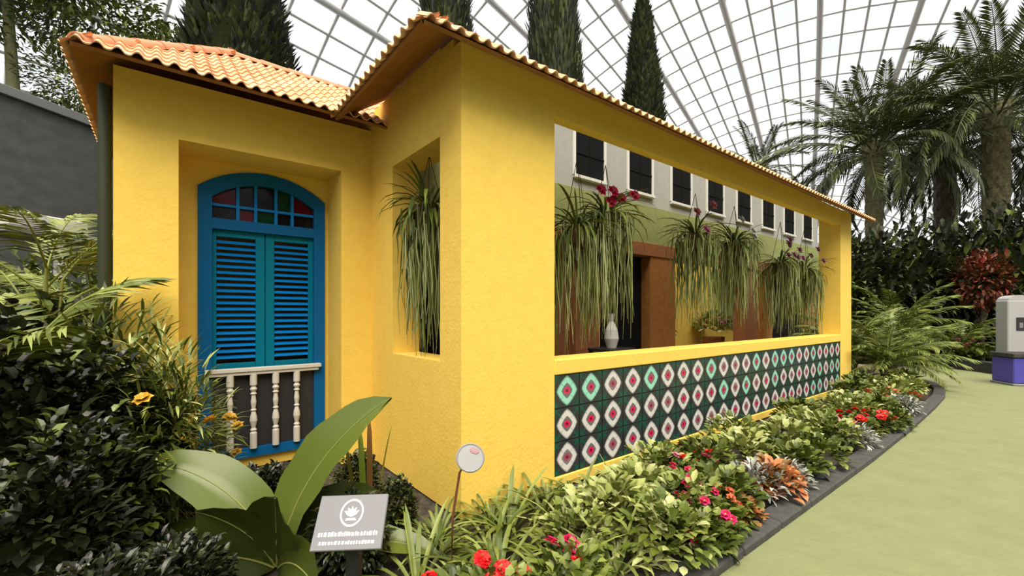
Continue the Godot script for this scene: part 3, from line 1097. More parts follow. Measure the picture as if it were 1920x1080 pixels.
func bed_plants() -> void:
	var G := "bedding plants along the veranda wall"
	# strap-leaved clumps
	for a in [
		["b", 1.15, -2.35, 1.05, "dark green strap-leaved clump right of the grey sign"],
		["a", 1.42, -2.62, 0.9, "strap-leaved clump at the foot of the end wall beside the round disc"],
		["b", 1.98, -2.55, 1.1, "arching strap-leaved clump before the front pillar"],
		["a", 2.36, -2.6, 1.1, "strap-leaved clump at the right foot of the front pillar"],
		["b", 2.8, -2.62, 0.9, "strap-leaved clump under the first tile column"],
		["c", 2.2, -1.75, 1.2, "pale strap-leaved clump at the near kerb"],
		["c", 3.3, -2.65, 0.8, "small strap-leaved clump under the third tile column"],
		["a", 4.6, -2.55, 0.8, "strap-leaved clump close under the middle of the tiled wall"],
		["b", 6.3, -2.5, 0.95, "dark arching strap clump reaching over the tiled wall's lower row"],
		["a", 8.6, -2.5, 0.9, "strap-leaved clump near the far end of the tiled wall"],
		["c", 1.05, -1.95, 0.9, "pale strap-leaved clump in front of the sign post"],
		["a", 0.62, -2.15, 0.9, "strap-leaved clump left of the sign post"],
		["b", 1.55, -2.1, 1.0, "dark strap clump right of the round disc's stake"],
		["a", 1.72, -2.4, 1.0, "strap-leaved clump at the pillar's near corner"],
		["b", 1.85, -1.9, 0.9, "strap-leaved clump behind the crimson flowers"],
		["a", 1.3, -1.98, 0.8, "strap-leaved clump between the sign and the red flowers"],
		["b", 1.52, -2.78, 0.75, "short strap clump hard against the end wall's foot"],
		["a", 1.98, -2.78, 0.75, "short strap clump hard against the pillar's near face"],
		["b", 2.6, -2.8, 0.8, "short strap clump hard against the pillar's right foot"],
		["c", 2.45, -1.85, 1.0, "thin pale strap clump between the kerb-side leafy plants"],
		["c", 2.78, -2.3, 0.95, "thin pale strap clump below the second tile column"],
		["a", 3.02, -2.0, 0.85, "strap clump rising through the leafy plants near the magenta flowers"],
		["c", 2.3, -2.28, 1.0, "thin pale strap clump in front of the pillar's right edge"],
		["c", 0.36, -2.3, 0.8, "pale upright strap clump below the big glossy leaves"],
	]:
		simple_plant("strap_leaf_clump", a[4], "plant", S["strap_" + a[0]], Vector3(a[1], -0.02, a[2]), a[3], a[1] * 7.0, G)
	# leafy plants
	var L := [
		["b", 2.12, -2.0, 0.95, "pale green leafy plant between strap clumps at the near corner"],
		["a", 2.55, -2.05, 1.2, "large pale green leafy plant below the first tiles"],
		["b", 2.55, -1.65, 1.1, "pale leafy plant at the kerb nearest the path corner"],
		["a", 3.05, -2.2, 1.1, "pale leafy plant left of the magenta flowers"],
		["b", 3.0, -1.8, 1.1, ""], ["c", 3.5, -1.75, 1.1, ""], ["b", 3.55, -2.35, 1.1, ""], ["c", 4.05, -2.2, 1.15, ""],
		["a", 4.6, -2.1, 1.2, ""], ["b", 5.1, -2.4, 1.2, ""], ["c", 4.75, -1.7, 1.1, ""], ["a", 5.5, -2.0, 1.2, ""],
		["c", 5.3, -1.65, 1.05, ""], ["b", 6.1, -1.8, 1.2, ""], ["a", 6.4, -2.15, 1.15, ""], ["c", 7.0, -2.4, 1.2, ""],
		["b", 7.6, -1.9, 1.2, ""], ["c", 8.2, -1.8, 1.2, ""], ["a", 8.4, -2.25, 1.1, ""], ["b", 9.2, -1.9, 1.2, ""],
		["c", 9.5, -2.4, 1.3, ""], ["b", 10.2, -2.0, 1.2, ""], ["c", 10.6, -2.5, 1.3, ""], ["a", 11.2, -2.0, 1.2, ""], ["c", 12.0, -2.2, 1.3, ""],
		["a", 0.95, -1.7, 1.0, "low leafy plant below the grey sign"],
	]
	for a in L:
		var lab: String = a[4]
		if lab == "":
			var row := "beside the kerb" if a[2] > -1.86 else "close under the wall" if a[2] < -2.3 else "in mid bed"
			lab = "%s leafy plant %s before the %s tile column" % [{"a": "pale green", "b": "mixed green", "c": "darker green"}[a[0]], row, ordinal(int((a[1] - 2.81) / 0.33375))]
		simple_plant("bedding_plant", lab, "plant", S["leafy_" + a[0]], Vector3(a[1], -0.03, a[2]), a[3], a[1] * 5.0, "low leafy plants in the bed", M.leaf)
	# silver and bronze foliage
	for a in [["silver", 3.95, -1.68, 1.1, "silver-leaved plant left of the orange-leaved one"], ["silver", 4.4, -1.6, 0.9, "silver-leaved plant right of the orange-leaved one at the kerb"], ["silver", 3.15, -2.0, 0.8, "small dark silver plant under the pink flowers"], ["silver", 6.4, -1.6, 1.0, "silver-leaved plant beside the far pink flowers"], ["silver", 9.0, -1.65, 1.1, "pale silver plant at the kerb below the far orange flowers"],
		["bronze", 4.12, -1.62, 1.2, "orange-bronze leafy plant between two silver plants"], ["bronze", 3.45, -1.58, 0.8, "small orange-bronze plant at the kerb beside magenta flowers"], ["bronze", 9.0, -1.85, 1.0, "salmon-orange leafy plant near the bed's far bend"]]:
		simple_plant(a[0] + "_leaf_plant", a[4], "plant", S[a[0]], Vector3(a[1], -0.02, a[2]), a[3], a[1] * 3.0, "", M.dull_leaf if a[0] == "silver" else M.leaf)
	# flowering plants
	for a in [
		["head_red", 1.32, -1.80, 9, 0.22, 0.30, 1.0, "bright red flowering plant at the bottom edge beside the sign"],
		["head_red", 1.12, -1.86, 7, 0.16, 0.30, 0.9, "bright red flowering plant just right of the sign post"],
		["head_red", 1.62, -1.62, 6, 0.2, 0.26, 0.9, "bright red flowering plant at the bottom edge nearest the kerb"],
		["fl_magenta", 1.78, -1.74, 4, 0.16, 0.30, 1.3, "crimson flowering plant left of the pale strap clump"],
		["fl_magenta", 3.3, -2.02, 9, 0.26, 0.36, 1.0, "magenta flowering plant under the middle tiles"],
		["fl_pink", 3.7, -2.05, 5, 0.2, 0.36, 1.0, "soft pink flowering plant under the middle tiles"],
		["fl_red", 3.9, -2.3, 7, 0.24, 0.34, 0.9, "small red flowering plant close under the tiled wall"],
		["fl_magenta", 3.05, -1.62, 10, 0.24, 0.32, 1.0, "magenta flowering plant spilling to the near kerb"],
		["fl_magenta", 2.8, -1.56, 7, 0.2, 0.24, 1.0, "crimson flowering plant at the kerb with few blooms"],
		["fl_orange", 3.3, -1.66, 6, 0.18, 0.3, 1.0, "orange flowering plant behind the kerb"],
		["fl_red", 7.0, -1.72, 12, 0.3, 0.34, 1.2, "red flowering plant halfway along the kerb"],
		["fl_red", 7.5, -1.6, 8, 0.26, 0.3, 1.2, "scarlet low flowering plant beside the far kerb"],
		["fl_pink", 6.4, -1.78, 7, 0.22, 0.32, 1.1, "dusky pink flowering plant beside the silver plant"],
		["fl_orange", 9.1, -1.78, 12, 0.34, 0.38, 1.3, "orange flowering plant near the bed's far bend"],
		["fl_red", 8.0, -1.58, 6, 0.26, 0.22, 1.2, "lone red flowering plant against the far kerb"],
	]:
		var o := simple_plant("flowering_plant", a[7], "flower", S.leafy_c, Vector3(a[1], -0.04, a[2]), 0.9, a[1] * 4.0, "flowering plants in the bed")
		add_flowers(o, S[a[0]], ring_spots(int(a[1] * 100), a[3], a[4], a[5]), a[6])

func big_leaf(o: Node3D, p: Vector3, dir: Vector3, ln: float, wd: float, droop: float, c: Color, face: Vector3) -> void:
	# broad keeled blade with a wavy edge and a raised midrib; face: roughly where its upper side looks
	var b := MB.new()
	var d := dir.normalized()
	var bend := d.cross(Vector3.UP).normalized()
	var q := p
	var segs := 14
	var prev := []
	var pn := []
	var mid := []
	for i in segs + 1:
		var s := float(i) / segs
		var side := d.cross(face).normalized()
		var w := wd * 0.5 * pow(sin(PI * clampf(0.05 + 0.95 * s, 0, 1)), 0.65) * (1.0 if s > 0.15 else 0.4 + s * 4.0)
		if i == segs:
			w = 0.002
		var nn := side.cross(d).normalized()
		var row := []
		var nr := []
		for k in 7:
			var u := (k - 3) / 3.0
			row.append(q + side * w * u + nn * (w * 0.3 * absf(u) + 0.010 * sin(s * 24.0 + k * 2.0) * absf(u)))
			nr.append((nn - side * 0.3 * signf(u)).normalized())
		if i > 0:
			for k in 6:
				b.c = c
				b.tri(prev[k], prev[k + 1], row[k + 1], pn[k], pn[k + 1], nr[k + 1])
				b.tri(prev[k], row[k + 1], row[k], pn[k], nr[k + 1], nr[k])
		mid.append(q + nn * 0.002)
		prev = row
		pn = nr
		d = d.rotated(bend, -droop / segs)
		q += d * ln / segs
	var leaf := part(o, "leaf", b.mesh(), M.glossy_leaf)
	var r := MB.new()
	r.c = lin(132, 138, 74)
	var rr := []
	for i in mid.size():
		rr.append(0.008 * (1.0 - 0.85 * i / mid.size()))
	r.tube(mid, rr, 5)
	part(leaf, "midrib", r.mesh(), M.leaf)

func left_garden() -> void:
	# broad glossy leaves in front of the window
	var o := thing("bird_nest_fern", "large plant with broad glossy green leaves below the blue window", "plant", Vector3(0.56, 0, -3.08))
	var g := lin(72, 84, 28)
	var g2 := lin(58, 68, 26)  # darker green: shade on the centre leaves put into their colour
	var g3 := lin(88, 100, 40)
	var R := Vector3(0.786, 0, 0.619)
	var C := Vector3(-0.619, 0, 0.786)
	var U := Vector3.UP
	for l in [
		[U * 1.0 + R * 0.14, 1.3, 0.40, 0.85, g3, C * 0.8 + U * 0.5 - R * 0.5],
		[U * 1.2 - R * 0.3, 1.12, 0.34, 1.25, g3, C * 0.7 + U * 0.8 + R * 0.3],
		[U * 0.5 - R * 0.9, 0.95, 0.30, 0.7, g, C * 0.6 + U * 0.9],
		[U * 0.55 + R * 0.8, 1.05, 0.22, 1.0, g3, C * 0.4 + U],
		[U * 0.9 + C * 0.3 + R * 0.15, 0.72, 0.36, 0.5, g2, C + U * 0.3],
		[U * 0.9 + C * 0.3 - R * 0.22, 0.66, 0.34, 0.6, g2, C + U * 0.2],
		[U * 0.9 + R * 0.5 - C * 0.1, 0.74, 0.34, 0.8, g2, C + U * 0.4],
		[U * 0.6 - R * 0.5 + C * 0.4, 0.7, 0.3, 0.8, g2, C + U * 0.6],
		[U * 0.6 + R * 0.5 + C * 0.5, 0.62, 0.3, 0.9, g2, C + U * 0.6],
	]:
		big_leaf(o, l[0].normalized() * 0.03, l[0], l[1], l[2], l[3], l[4], l[5])
	var gi := thing("ginger_shoots", "upright slender shoots with brown tips against the end wall", "plant", Vector3(1.16, 0, -3.15))
	for k in 4:
		var b := MB.new()
		b.c = [lin(120, 112, 40), lin(104, 120, 36), lin(116, 80, 40), lin(130, 136, 40)][k]
		b.leaf(Vector3(0.04 * k - 0.08, 0, 0.03 * (k % 2)), Vector3(0.05 * k - 0.08, 1, 0.03), 0.82 + 0.05 * (k % 3), 0.045, 0.12, 5, 0.25, 0.4)
		part(gi, "shoot", b.mesh(), M.leaf)
	# dark shrubs
	var G := "dark shrubs left of the house"
	for a in [
		["dark_a", -0.66, -3.85, 1.05, "dark shrub at the left picture edge below the palm fronds"],
		["dark_b", -0.36, -4.05, 0.95, "dark broad-leaved shrub with a single red flower"],
		["dark_b", -0.36, -3.3, 0.72, "dark low shrub in front of the house corner"],
		["dark_a", -0.5, -3.0, 0.72, "blackish low shrub in the lower left corner"],
		["dark_a", 0.05, -2.7, 0.42, "dark low shrub under the broad glossy leaves"],
		["dark_b", -0.85, -5.0, 1.15, "tall dark shrub behind the left palm fronds"],
		["dark_a", -0.25, -2.45, 0.5, "dark ground shrub at the bottom picture edge"],
		["dark_b", -1.1, -4.2, 1.1, "dark shrub cut by the left picture edge"],
		["dark_a", 0.55, -3.5, 0.45, "dark low shrub right under the window sill"],
		["dark_b", 1.2, -3.5, 0.36, "dark low shrub in the corner between window wall and end wall"],
		["dark_a", 0.9, -2.75, 0.4, "dark low shrub behind the grey sign"],
		["dark_b", 1.3, -3.0, 0.3, "dark low shrub at the foot of the end wall"],
	]:
		var q := simple_plant("dark_shrub", a[4], "shrub", S[a[0]], Vector3(a[1], -0.03, a[2]), a[3], a[1] * 6.0, G, M.glossy_leaf)
		part(q, "shade_core", S.core, M.core, Transform3D(Basis().scaled(Vector3(0.36, 0.48, 0.36) * a[3]), Vector3.ZERO))
		if a[4].contains("red"):
			add_flowers(q, S.fl_red, [Vector3(0.1, 1.02, 0.62)], 1.2)
	# needle-leaved bush against the facade
	for a in [[0.0, -3.9, 1.12, "feathery olive bush against the left pier of the house", 4], [0.14, -4.15, 0.85, "feathery bush with yellow flowers beside the blue window", 3], [-0.28, -4.55, 1.35, "tall feathery bush at the left corner of the house", 0]]:
		var q := simple_plant("feathery_bush", a[3], "shrub", S.needle, Vector3(a[0], 0, a[1]), a[2], a[0] * 9.0, "", M.leaf)
		if a[4] > 0:
			add_flowers(q, S.fl_yellow, [Vector3(-0.1, 0.95 * a[2], 0.3), Vector3(0.25, 0.78 * a[2], 0.28), Vector3(0.3, 0.5 * a[2], 0.26), Vector3(0.05, 0.6 * a[2], 0.34)].slice(0, a[4]))
	# areca palms
	palm_clump("areca_palm", "areca palm with a large hanging frond at the left edge", Vector3(-0.95, 0, -4.4), 1.15, [[0.9, 0.75], [-1.0, 0.75], [0.2, 1.25], [-1.8, 0.7], [2.4, 0.9], [-2.2, 0.4], [1.5, 1.1]], 1.0)
	palm_clump("areca_palm", "areca palm with fine fronds before the grey wall", Vector3(-0.95, 0, -6.4), 2.05, [[0.6, 0.6], [-0.5, 0.9], [0.1, 1.1], [-1.6, 0.6], [2.2, 0.8], [3.3, 0.8], [1.3, 1.2]], 1.1)
	palm_clump("areca_palm", "tall areca palm hugging the house's left corner", Vector3(-0.75, 0, -7.6), 1.9, [[0.9, 0.9], [-0.4, 0.7], [0.1, 1.1], [-1.6, 0.8], [2.2, 0.9], [3.0, 0.6]], 1.0)

func palm_clump(called: String, label: String, pos: Vector3, stem_h: float, fronds: Array, s: float) -> void:
	var o := thing(called, label, "palm", pos)
	var k := 0
	for f in fronds:
		var b := MB.new()
		var base := Vector3(cos(k * 2.4) * 0.09, 0, sin(k * 2.4) * 0.09)
		var tip := base + Vector3(cos(f[0]) * 0.12, stem_h * (0.85 + 0.05 * (k % 4)), -sin(f[0]) * 0.12)
		b.c = lin(120, 124, 60)
		b.tube([base, base.lerp(tip, 0.5), tip], [0.018, 0.016, 0.012], 6)
		part(o, "cane", b.mesh(), M.leaf)
		var ba := Basis(Vector3.UP, f[0]) * Basis(Vector3.BACK, f[1])
		part(o, "frond", S.areca_a if k % 2 == 0 else S.areca_b, M.leaf, Transform3D(ba.scaled(Vector3.ONE * s), tip))
		k += 1

# ---------------------------------------------------------------- trees and background
func cypress(label: String, pos: Vector3, r: float, tall: float) -> void:
	var o := thing("cypress_tree", label, "tree", pos, pos.x, "cypresses behind the house")
	var ba := Basis().scaled(Vector3(r, tall / 10.0, r))
	part(o, "foliage", S.cypress, M.dull_leaf, Transform3D(ba, Vector3(0, 0.6, 0)))
	part(o, "shade_core", S.cypress_core, M.core, Transform3D(ba, Vector3(0, 0.6, 0)))
	var b := MB.new()
	b.tube([Vector3(0, 0, 0), Vector3(0, 1.4, 0)], [0.18, 0.15], 8)
	part(o, "trunk", b.mesh(), M.dark_bark)

func date_palm(label: String, pos: Vector3, trunk_h: float, r: float, s: float, count: int, mat: Material, sd: int) -> void:
	var o := thing("date_palm", label, "palm", pos, sd * 1.3, "date palms behind the hedge")
	# trunk with rows of cut leaf bases
	var b := MB.new()
	var rows := int(trunk_h / 0.085)
	var sides := 28
	var ring := func(k: int) -> Array:
		var y := trunk_h * k / rows
		var out := []
		for j in sides:
			var w := TAU * j / sides
			# lozenge-shaped scars, each row set half a step round from the last
			var u := w * 7.0 / TAU
			var q := float(k) / 4.0
			var lump := absf(sin(PI * (u + q * 0.5))) * absf(sin(PI * (u - q * 0.5)))
			var rr := r * (0.93 + 0.17 * lump) * (1.18 if y > trunk_h * 0.9 else 1.0)
			out.append(Vector3(cos(w) * rr, y, sin(w) * rr))
		return out
	var low: Array = ring.call(0)
	for k in range(1, rows + 1):
		var high: Array = ring.call(k)
		for j in sides:
			var l := (j + 1) % sides
			b.quad(low[j], low[l], high[l], high[j], low[j] * Vector3(1, 0, 1))
		low = high
	for j in sides:
		b.flat(low[j], low[(j + 1) % sides], Vector3(0, trunk_h + 0.15, 0), Vector3.UP)
	part(o, "trunk", b.mesh(), mat)
	rng.seed = sd
	for k in count:
		var f := (k + 0.5) / count
		var az := k * 2.39996 + rng.randf() * 0.3
		var el := lerpf(1.35, -0.4, pow(f, 0.9)) + rng.randf_range(-0.12, 0.12)
		var ba := Basis(Vector3.UP, az) * Basis(Vector3.BACK, el) * Basis(Vector3.RIGHT, rng.randf_range(-0.4, 0.4))
		var m: Mesh = S.date_c if f < 0.25 else S.date_a if f < 0.6 else S.date_b
		var out := Vector3(cos(az), 0, -sin(az)) * r * 0.7
		part(o, "frond", m, M.leaf, Transform3D(ba.scaled(Vector3.ONE * s * rng.randf_range(0.85, 1.1)), out + Vector3(0, trunk_h - 0.1 - 0.5 * f, 0)))

func background() -> void:
	cypress("very broad dark cypress behind the left roof", Vector3(1.75, 0, -15.1), 2.35, 17.0)
	cypress("dark cypress behind the peak of the veranda roof", Vector3(7.5, 0, -13.2), 1.55, 20.0)
	cypress("broad dark cypress column above the veranda roof, second from the pointed one", Vector3(10.4, 0, -10.9), 1.42, 22.0)
	cypress("slim pointed cypress whose tip just clears the picture", Vector3(13.6, 0, -9.65), 1.55, 12.2)
	date_palm("tall date palm with the thickest bare trunk at the right edge", Vector3(25.1, 0, -1.85), 9.6, 0.38, 1.3, 56, M.bark, 71)
	date_palm("date palm with dark trunk in the middle of the palm row", Vector3(30.5, 0, -3.97), 10.2, 0.42, 1.15, 50, M.dark_bark, 72)
	date_palm("date palm at the left end of the palm row", Vector3(23.9, 0, -5.3), 8.9, 0.30, 1.2, 60, M.bark, 73)
	date_palm("far small palm whose crown peeks over the veranda eave", Vector3(25.0, 0, -10.4), 9.6, 0.3, 0.75, 30, M.bark, 74)
	date_palm("date palm cut by the right picture edge", Vector3(29.0, 0, 1.4), 9.8, 0.5, 1.2, 40, M.bark, 75)
	# broadleaf tree at the left
	var t := thing("broadleaf_tree", "slender pale-barked tree with loose olive crown at the upper left", "tree", Vector3(-3.9, 0, -22.0))
	var b := MB.new()
	b.tube([Vector3(0.2, 0, 0), Vector3(0.1, 4, 0), Vector3(0, 8, 0), Vector3(-0.3, 14.5, 0)], [0.25, 0.22, 0.18, 0.1], 8)
	part(t, "trunk", b.mesh(), M.pale_bark)
	for a in [[-1.4, 8.0, 0.6, 0.9], [1.6, 8.4, -0.4, 0.85], [0.4, 9.6, 0.3, 1.0], [3.2, 7.6, 0.0, 0.7], [-2.8, 9.6, 0.5, 1.0], [4.4, 8.6, -0.5, 0.55], [1.4, 6.6, 0.2, 0.6], [-2.0, 6.4, 0.4, 0.6]]:
		part(t, "foliage", S.crown, M.leaf, at(a[0] * 1.25, a[1] * 1.25, a[2], a[0] * 3.0, a[3] * 1.25))
	# grey building at the left: a wall with coping and a small canopy
	var dirn := Vector3(-1.52 + 2.90, 0, -16.178 + 15.012).normalized()
	var yaw := atan2(-dirn.z, dirn.x)
	var g := thing("grey_building", "plain dark grey building half hidden behind the house's left end", "building", Vector3(-2.9, 0, -15.0), yaw)
	part(g, "wall", boxmesh(Vector3(-9, 0, -2), Vector3(5.5, 6.6, -0.1), 0.01), M.grey_wall)
	part(g, "coping", boxmesh(Vector3(-9.1, 6.6, -2.1), Vector3(5.6, 6.82, 0.0), 0.01), M.grey_trim)
	var ca := thing("garden_canopy", "small pale grey canopy on a post before the grey building", "canopy", Vector3(-1.7, 0, -11.5), yaw)
	part(ca, "canopy_top", boxmesh(Vector3(-0.55, 3.1, -0.8), Vector3(0.65, 3.36, 0.1), 0.02), M.white)
	part(ca, "fascia", boxmesh(Vector3(-0.6, 2.98, -0.85), Vector3(1.2, 3.1, 0.12), 0.01), M.grey_trim)
	part(ca, "post", boxmesh(Vector3(0.2, 0, -0.1), Vector3(0.34, 2.98, 0.04), 0.01), M.white)
	for a in [[-2.6, -12.5, 1.0, "round dark bush below the grey building's wall"], [-1.3, -10.0, 1.1, "olive bush in front of the small canopy"], [-3.6, -11.0, 1.3, "dark bush at the far left before the grey building"]]:
		var q := simple_plant("garden_bush", a[3], "shrub", S.far_fine, Vector3(a[0], -0.1, a[1]), a[2], a[0], "", M.leaf)
		part(q, "shade_core", S.core, M.core, at(0, 0, 0, 0, a[2]))
	# climbing shrubs bank on the right
	var i := 0
	var words := ["nearest the house's far pillar", "second along from the far pillar", "third along from the far pillar", "below the left palm", "below the dark-trunked palm", "behind the red-leaved shrub", "below the thick palm trunk", "at the right picture edge"]
	for a in [[17.6, -6.6, 1.3, 1.6], [18.6, -5.6, 1.4, 1.75], [19.6, -4.9, 1.4, 1.85], [20.6, -4.0, 1.4, 1.95], [21.6, -2.9, 1.4, 2.05], [22.4, -1.7, 1.4, 2.15], [23.0, -0.4, 1.4, 2.25], [23.5, 1.0, 1.4, 2.3]]:
		var q := thing("hedge_shrub", "tall dark hedge shrub " + words[i], "hedge", Vector3(a[0], -0.1, a[1]), i * 1.1, "dark hedge on the right")
		var ba := Basis().scaled(Vector3(a[2], a[3], a[2]))
		part(q, "foliage", S.far_bush, M.dull_leaf, Transform3D(ba, Vector3.ZERO))
		part(q, "shade_core", S.core, M.core, Transform3D(ba * Basis().scaled(Vector3(1.1, 1.1, 1.1)), Vector3.ZERO))
		i += 1
	var rbush := simple_plant("red_leaf_shrub", "rust-red leaved shrub glowing before the dark hedge", "shrub", S.red_bush, Vector3(19.9, 1.75, -1.75), 1.1, 0.4)
	var rs := MB.new()
	rs.tube([Vector3(0, -1.85, 0), Vector3(0.05, -0.6, 0), Vector3(0, 0.5, 0)], [0.07, 0.05, 0.03], 6)
	part(rbush, "stem", rs.mesh(), M.dark_bark)
	simple_plant("red_leaf_shrub", "small rust-coloured plant beside the far pillar", "shrub", S.red_bush, Vector3(15.2, 0.9, -4.2), 0.4, 1.0)

func unseen_trees() -> void:
	# unseen planting over the path, behind the viewpoint, placed to block low sky
	var i := 0
	for x in [-16.0, -8.6, -1.2, 6.2, 13.6, 21.0]:
		var o := thing("unseen_garden_tree", "unseen leafy tree across the path, shading the low sky, number %s along" % ["one", "two", "three", "four", "five", "six"][i], "tree", Vector3(x, 0, 10.5 + (i % 2) * 1.6), i * 1.3, "unseen trees across the path")
		var b := MB.new()
		b.tube([Vector3(0, 0, 0), Vector3(0.1, 2.5, 0), Vector3(0, 4.5, 0)], [0.2, 0.16, 0.12], 8)
		part(o, "trunk", b.mesh(), M.dark_bark)
		for a in [[0.0, 3.2, 0.0, 1.25], [1.6, 3.4, 0.5, 0.9], [-1.5, 3.0, -0.3, 0.9], [0.2, 5.8, 0.1, 1.1]]:
			part(o, "foliage", S.crown, M.leaf, at(a[0], a[1], a[2], a[0] * 3.0, a[3]))
			part(o, "shade_core", S.core, M.core, Transform3D(Basis().scaled(Vector3(1.9, 1.6, 1.9) * a[3]), Vector3(a[0], a[1] + 0.2, a[2])))
		i += 1

func unseen_hedge() -> void:  # out of view behind the camera, placed to block low sky
	var i := 0
	for x in [-14.0, -9.5, -5.0, -0.5, 4.0, 8.5, 13.0]:
		var o := thing("unseen_hedge_shrub", "unseen broad hedge shrub across the path, shading the low sky, %s from the west" % ["first", "second", "third", "fourth", "fifth", "sixth", "seventh"][i], "hedge", Vector3(x, -0.1, 5.8), i * 0.9, "unseen hedge across the path")
		var ba := Basis().scaled(Vector3(2.1, 1.5, 1.0))
		part(o, "foliage", S.far_bush, M.dull_leaf, Transform3D(ba, Vector3.ZERO))
		part(o, "shade_core", S.core, M.core, Transform3D(ba.scaled_local(Vector3(1.15, 1.15, 1.15)), Vector3.ZERO))
		i += 1

func feather_rosette(label: String, pos: Vector3, s: float, count: int, sd: int, stem_h: float) -> void:
	var o := thing("cycad", label, "cycad", pos, sd * 0.7, "cycads at the end of the bed")
	var b := MB.new()
	b.lathe([Vector2(0.12, 0), Vector2(0.13, stem_h * 0.5), Vector2(0.1, stem_h), Vector2(0, stem_h + 0.05)], 10)
	part(o, "trunk", b.mesh(), M.dark_bark)
	rng.seed = sd
	for k in count:
		var f := (k + 0.5) / count
		var ba := Basis(Vector3.UP, k * 2.39996) * Basis(Vector3.BACK, lerpf(1.25, 0.0, f) + rng.randf_range(-0.1, 0.1))
		part(o, "frond", S.cycad, M.leaf, Transform3D(ba.scaled(Vector3.ONE * s * rng.randf_range(0.85, 1.1)), Vector3(0, stem_h, 0)))

func bed_end() -> void:
	feather_rosette("large arching cycad beside the far veranda pillar", Vector3(12.3, 0, -2.5), 1.15, 26, 81, 0.5)
	feather_rosette("cycad behind the large arching one, close to the house", Vector3(12.9, 0, -3.3), 1.2, 24, 82, 0.7)
	feather_rosette("cycad reaching over the path at the bed's end", Vector3(13.6, 0, -2.7), 1.1, 24, 83, 0.45)
	feather_rosette("cycad with fan-like upright fronds before the hedge", Vector3(17.4, 0, -3.3), 1.5, 22, 84, 1.1)
	feather_rosette("spreading cycad behind the far kerb left of the white lantern", Vector3(18.9, 0, -2.2), 1.2, 24, 85, 0.5)
	for a in [[13.4, -3.9, 0.6, "olive bush behind the cycads"], [14.9, -5.2, 0.75, "olive bush between the cycads and the hedge"], [19.4, -3.6, 0.7, "dull green bush at the foot of the hedge"], [19.4, -0.6, 0.7, "dull green bush behind the white lantern"]]:
		var q := simple_plant("garden_bush", a[3], "shrub", S.far_fine, Vector3(a[0], -0.05, a[1]), a[2], a[0], "", M.leaf)
		part(q, "shade_core", S.core, M.core, at(0, 0, 0, 0, a[2]))
	# dark low wall of the far bed
	var k := thing("planter_edging", "low dark stone edging of the planting bed across the path", "edging", Vector3.ZERO)
	var line := [Vector2(18.6, -2.9), Vector2(17.6, -1.55), Vector2(16.3, -0.4), Vector2(15.6, 1.5)]
	for i in 3:
		var u: Vector2 = line[i]
		var w: Vector2 = line[i + 1]
		var n := 3
		for j in n:
			var p := u.lerp(w, float(j) / n)
			var q := u.lerp(w, float(j + 1) / n)
			var d := q - p
			var ba := Basis(Vector3.UP, -d.angle())
			part(k, "stone", boxmesh(Vector3(-d.length() / 2 + 0.005, -0.05, -0.1), Vector3(d.length() / 2 - 0.005, 0.3, 0.1), 0.015), M.basalt, Transform3D(ba, Vector3((p.x + q.x) / 2, 0, (p.y + q.y) / 2)))
	# white lantern pillar
	var t := thing("garden_lantern", "white rounded-top lantern block beside the path", "lantern", Vector3(17.9, 0, -1.0), -0.9)
	var pb := MB.new()
	pb.box(Vector3(-0.27, 0, -0.2), Vector3(0.27, 1.95, 0.2), 0.02)
	part(t, "body", pb.mesh(), M.lantern)
	var cp := PackedVector2Array()
	for j in 13:
		var w := PI * j / 12.0
		cp.append(Vector2(0.25 * cos(w), 1.95 + 0.14 * sin(w)))
	var cb := MB.new()
	cb.prism(cp, -0.19, 0.19)
	part(t, "rounded_cap", cb.mesh(), M.lantern)
	var wb := MB.new()
	wb.box(Vector3(-0.09, 1.15, 0.195), Vector3(0.09, 1.5, 0.212), 0.004)
	part(t, "opening", wb.mesh(), M.dark_panel, Transform3D(), "small dark opening")
	var wi := MB.new()
	wi.box(Vector3(-0.03, 1.22, 0.2), Vector3(0.05, 1.36, 0.22), 0.004)
	part(t, "emblem", wi.mesh(), M.grey_trim)
	var pk := simple_plant("flowering_plant", "pink flowering plant beside the white lantern", "flower", S.leafy_c, Vector3(18.3, 0.0, -1.75), 2.0, 0.0)
	add_flowers(pk, S.fl_pink, ring_spots(9, 8, 0.4, 0.75), 2.0)
	var bb := thing("blue_planter_box", "violet-blue box standing on the path at the right edge", "box", Vector3(15.3, 0, -0.62), -0.9)
	var b1 := MB.new()
	b1.box(Vector3(-0.5, 0.05, -0.3), Vector3(0.5, 0.62, 0.3), 0.02)
	part(bb, "body", b1.mesh(), M.blue_box)
	part(bb, "lid", boxmesh(Vector3(-0.53, 0.62, -0.33), Vector3(0.53, 0.72, 0.33), 0.015), M.basalt)
	part(bb, "foot", boxmesh(Vector3(-0.52, 0, -0.32), Vector3(0.52, 0.05, 0.32), 0.01), M.grey_trim)

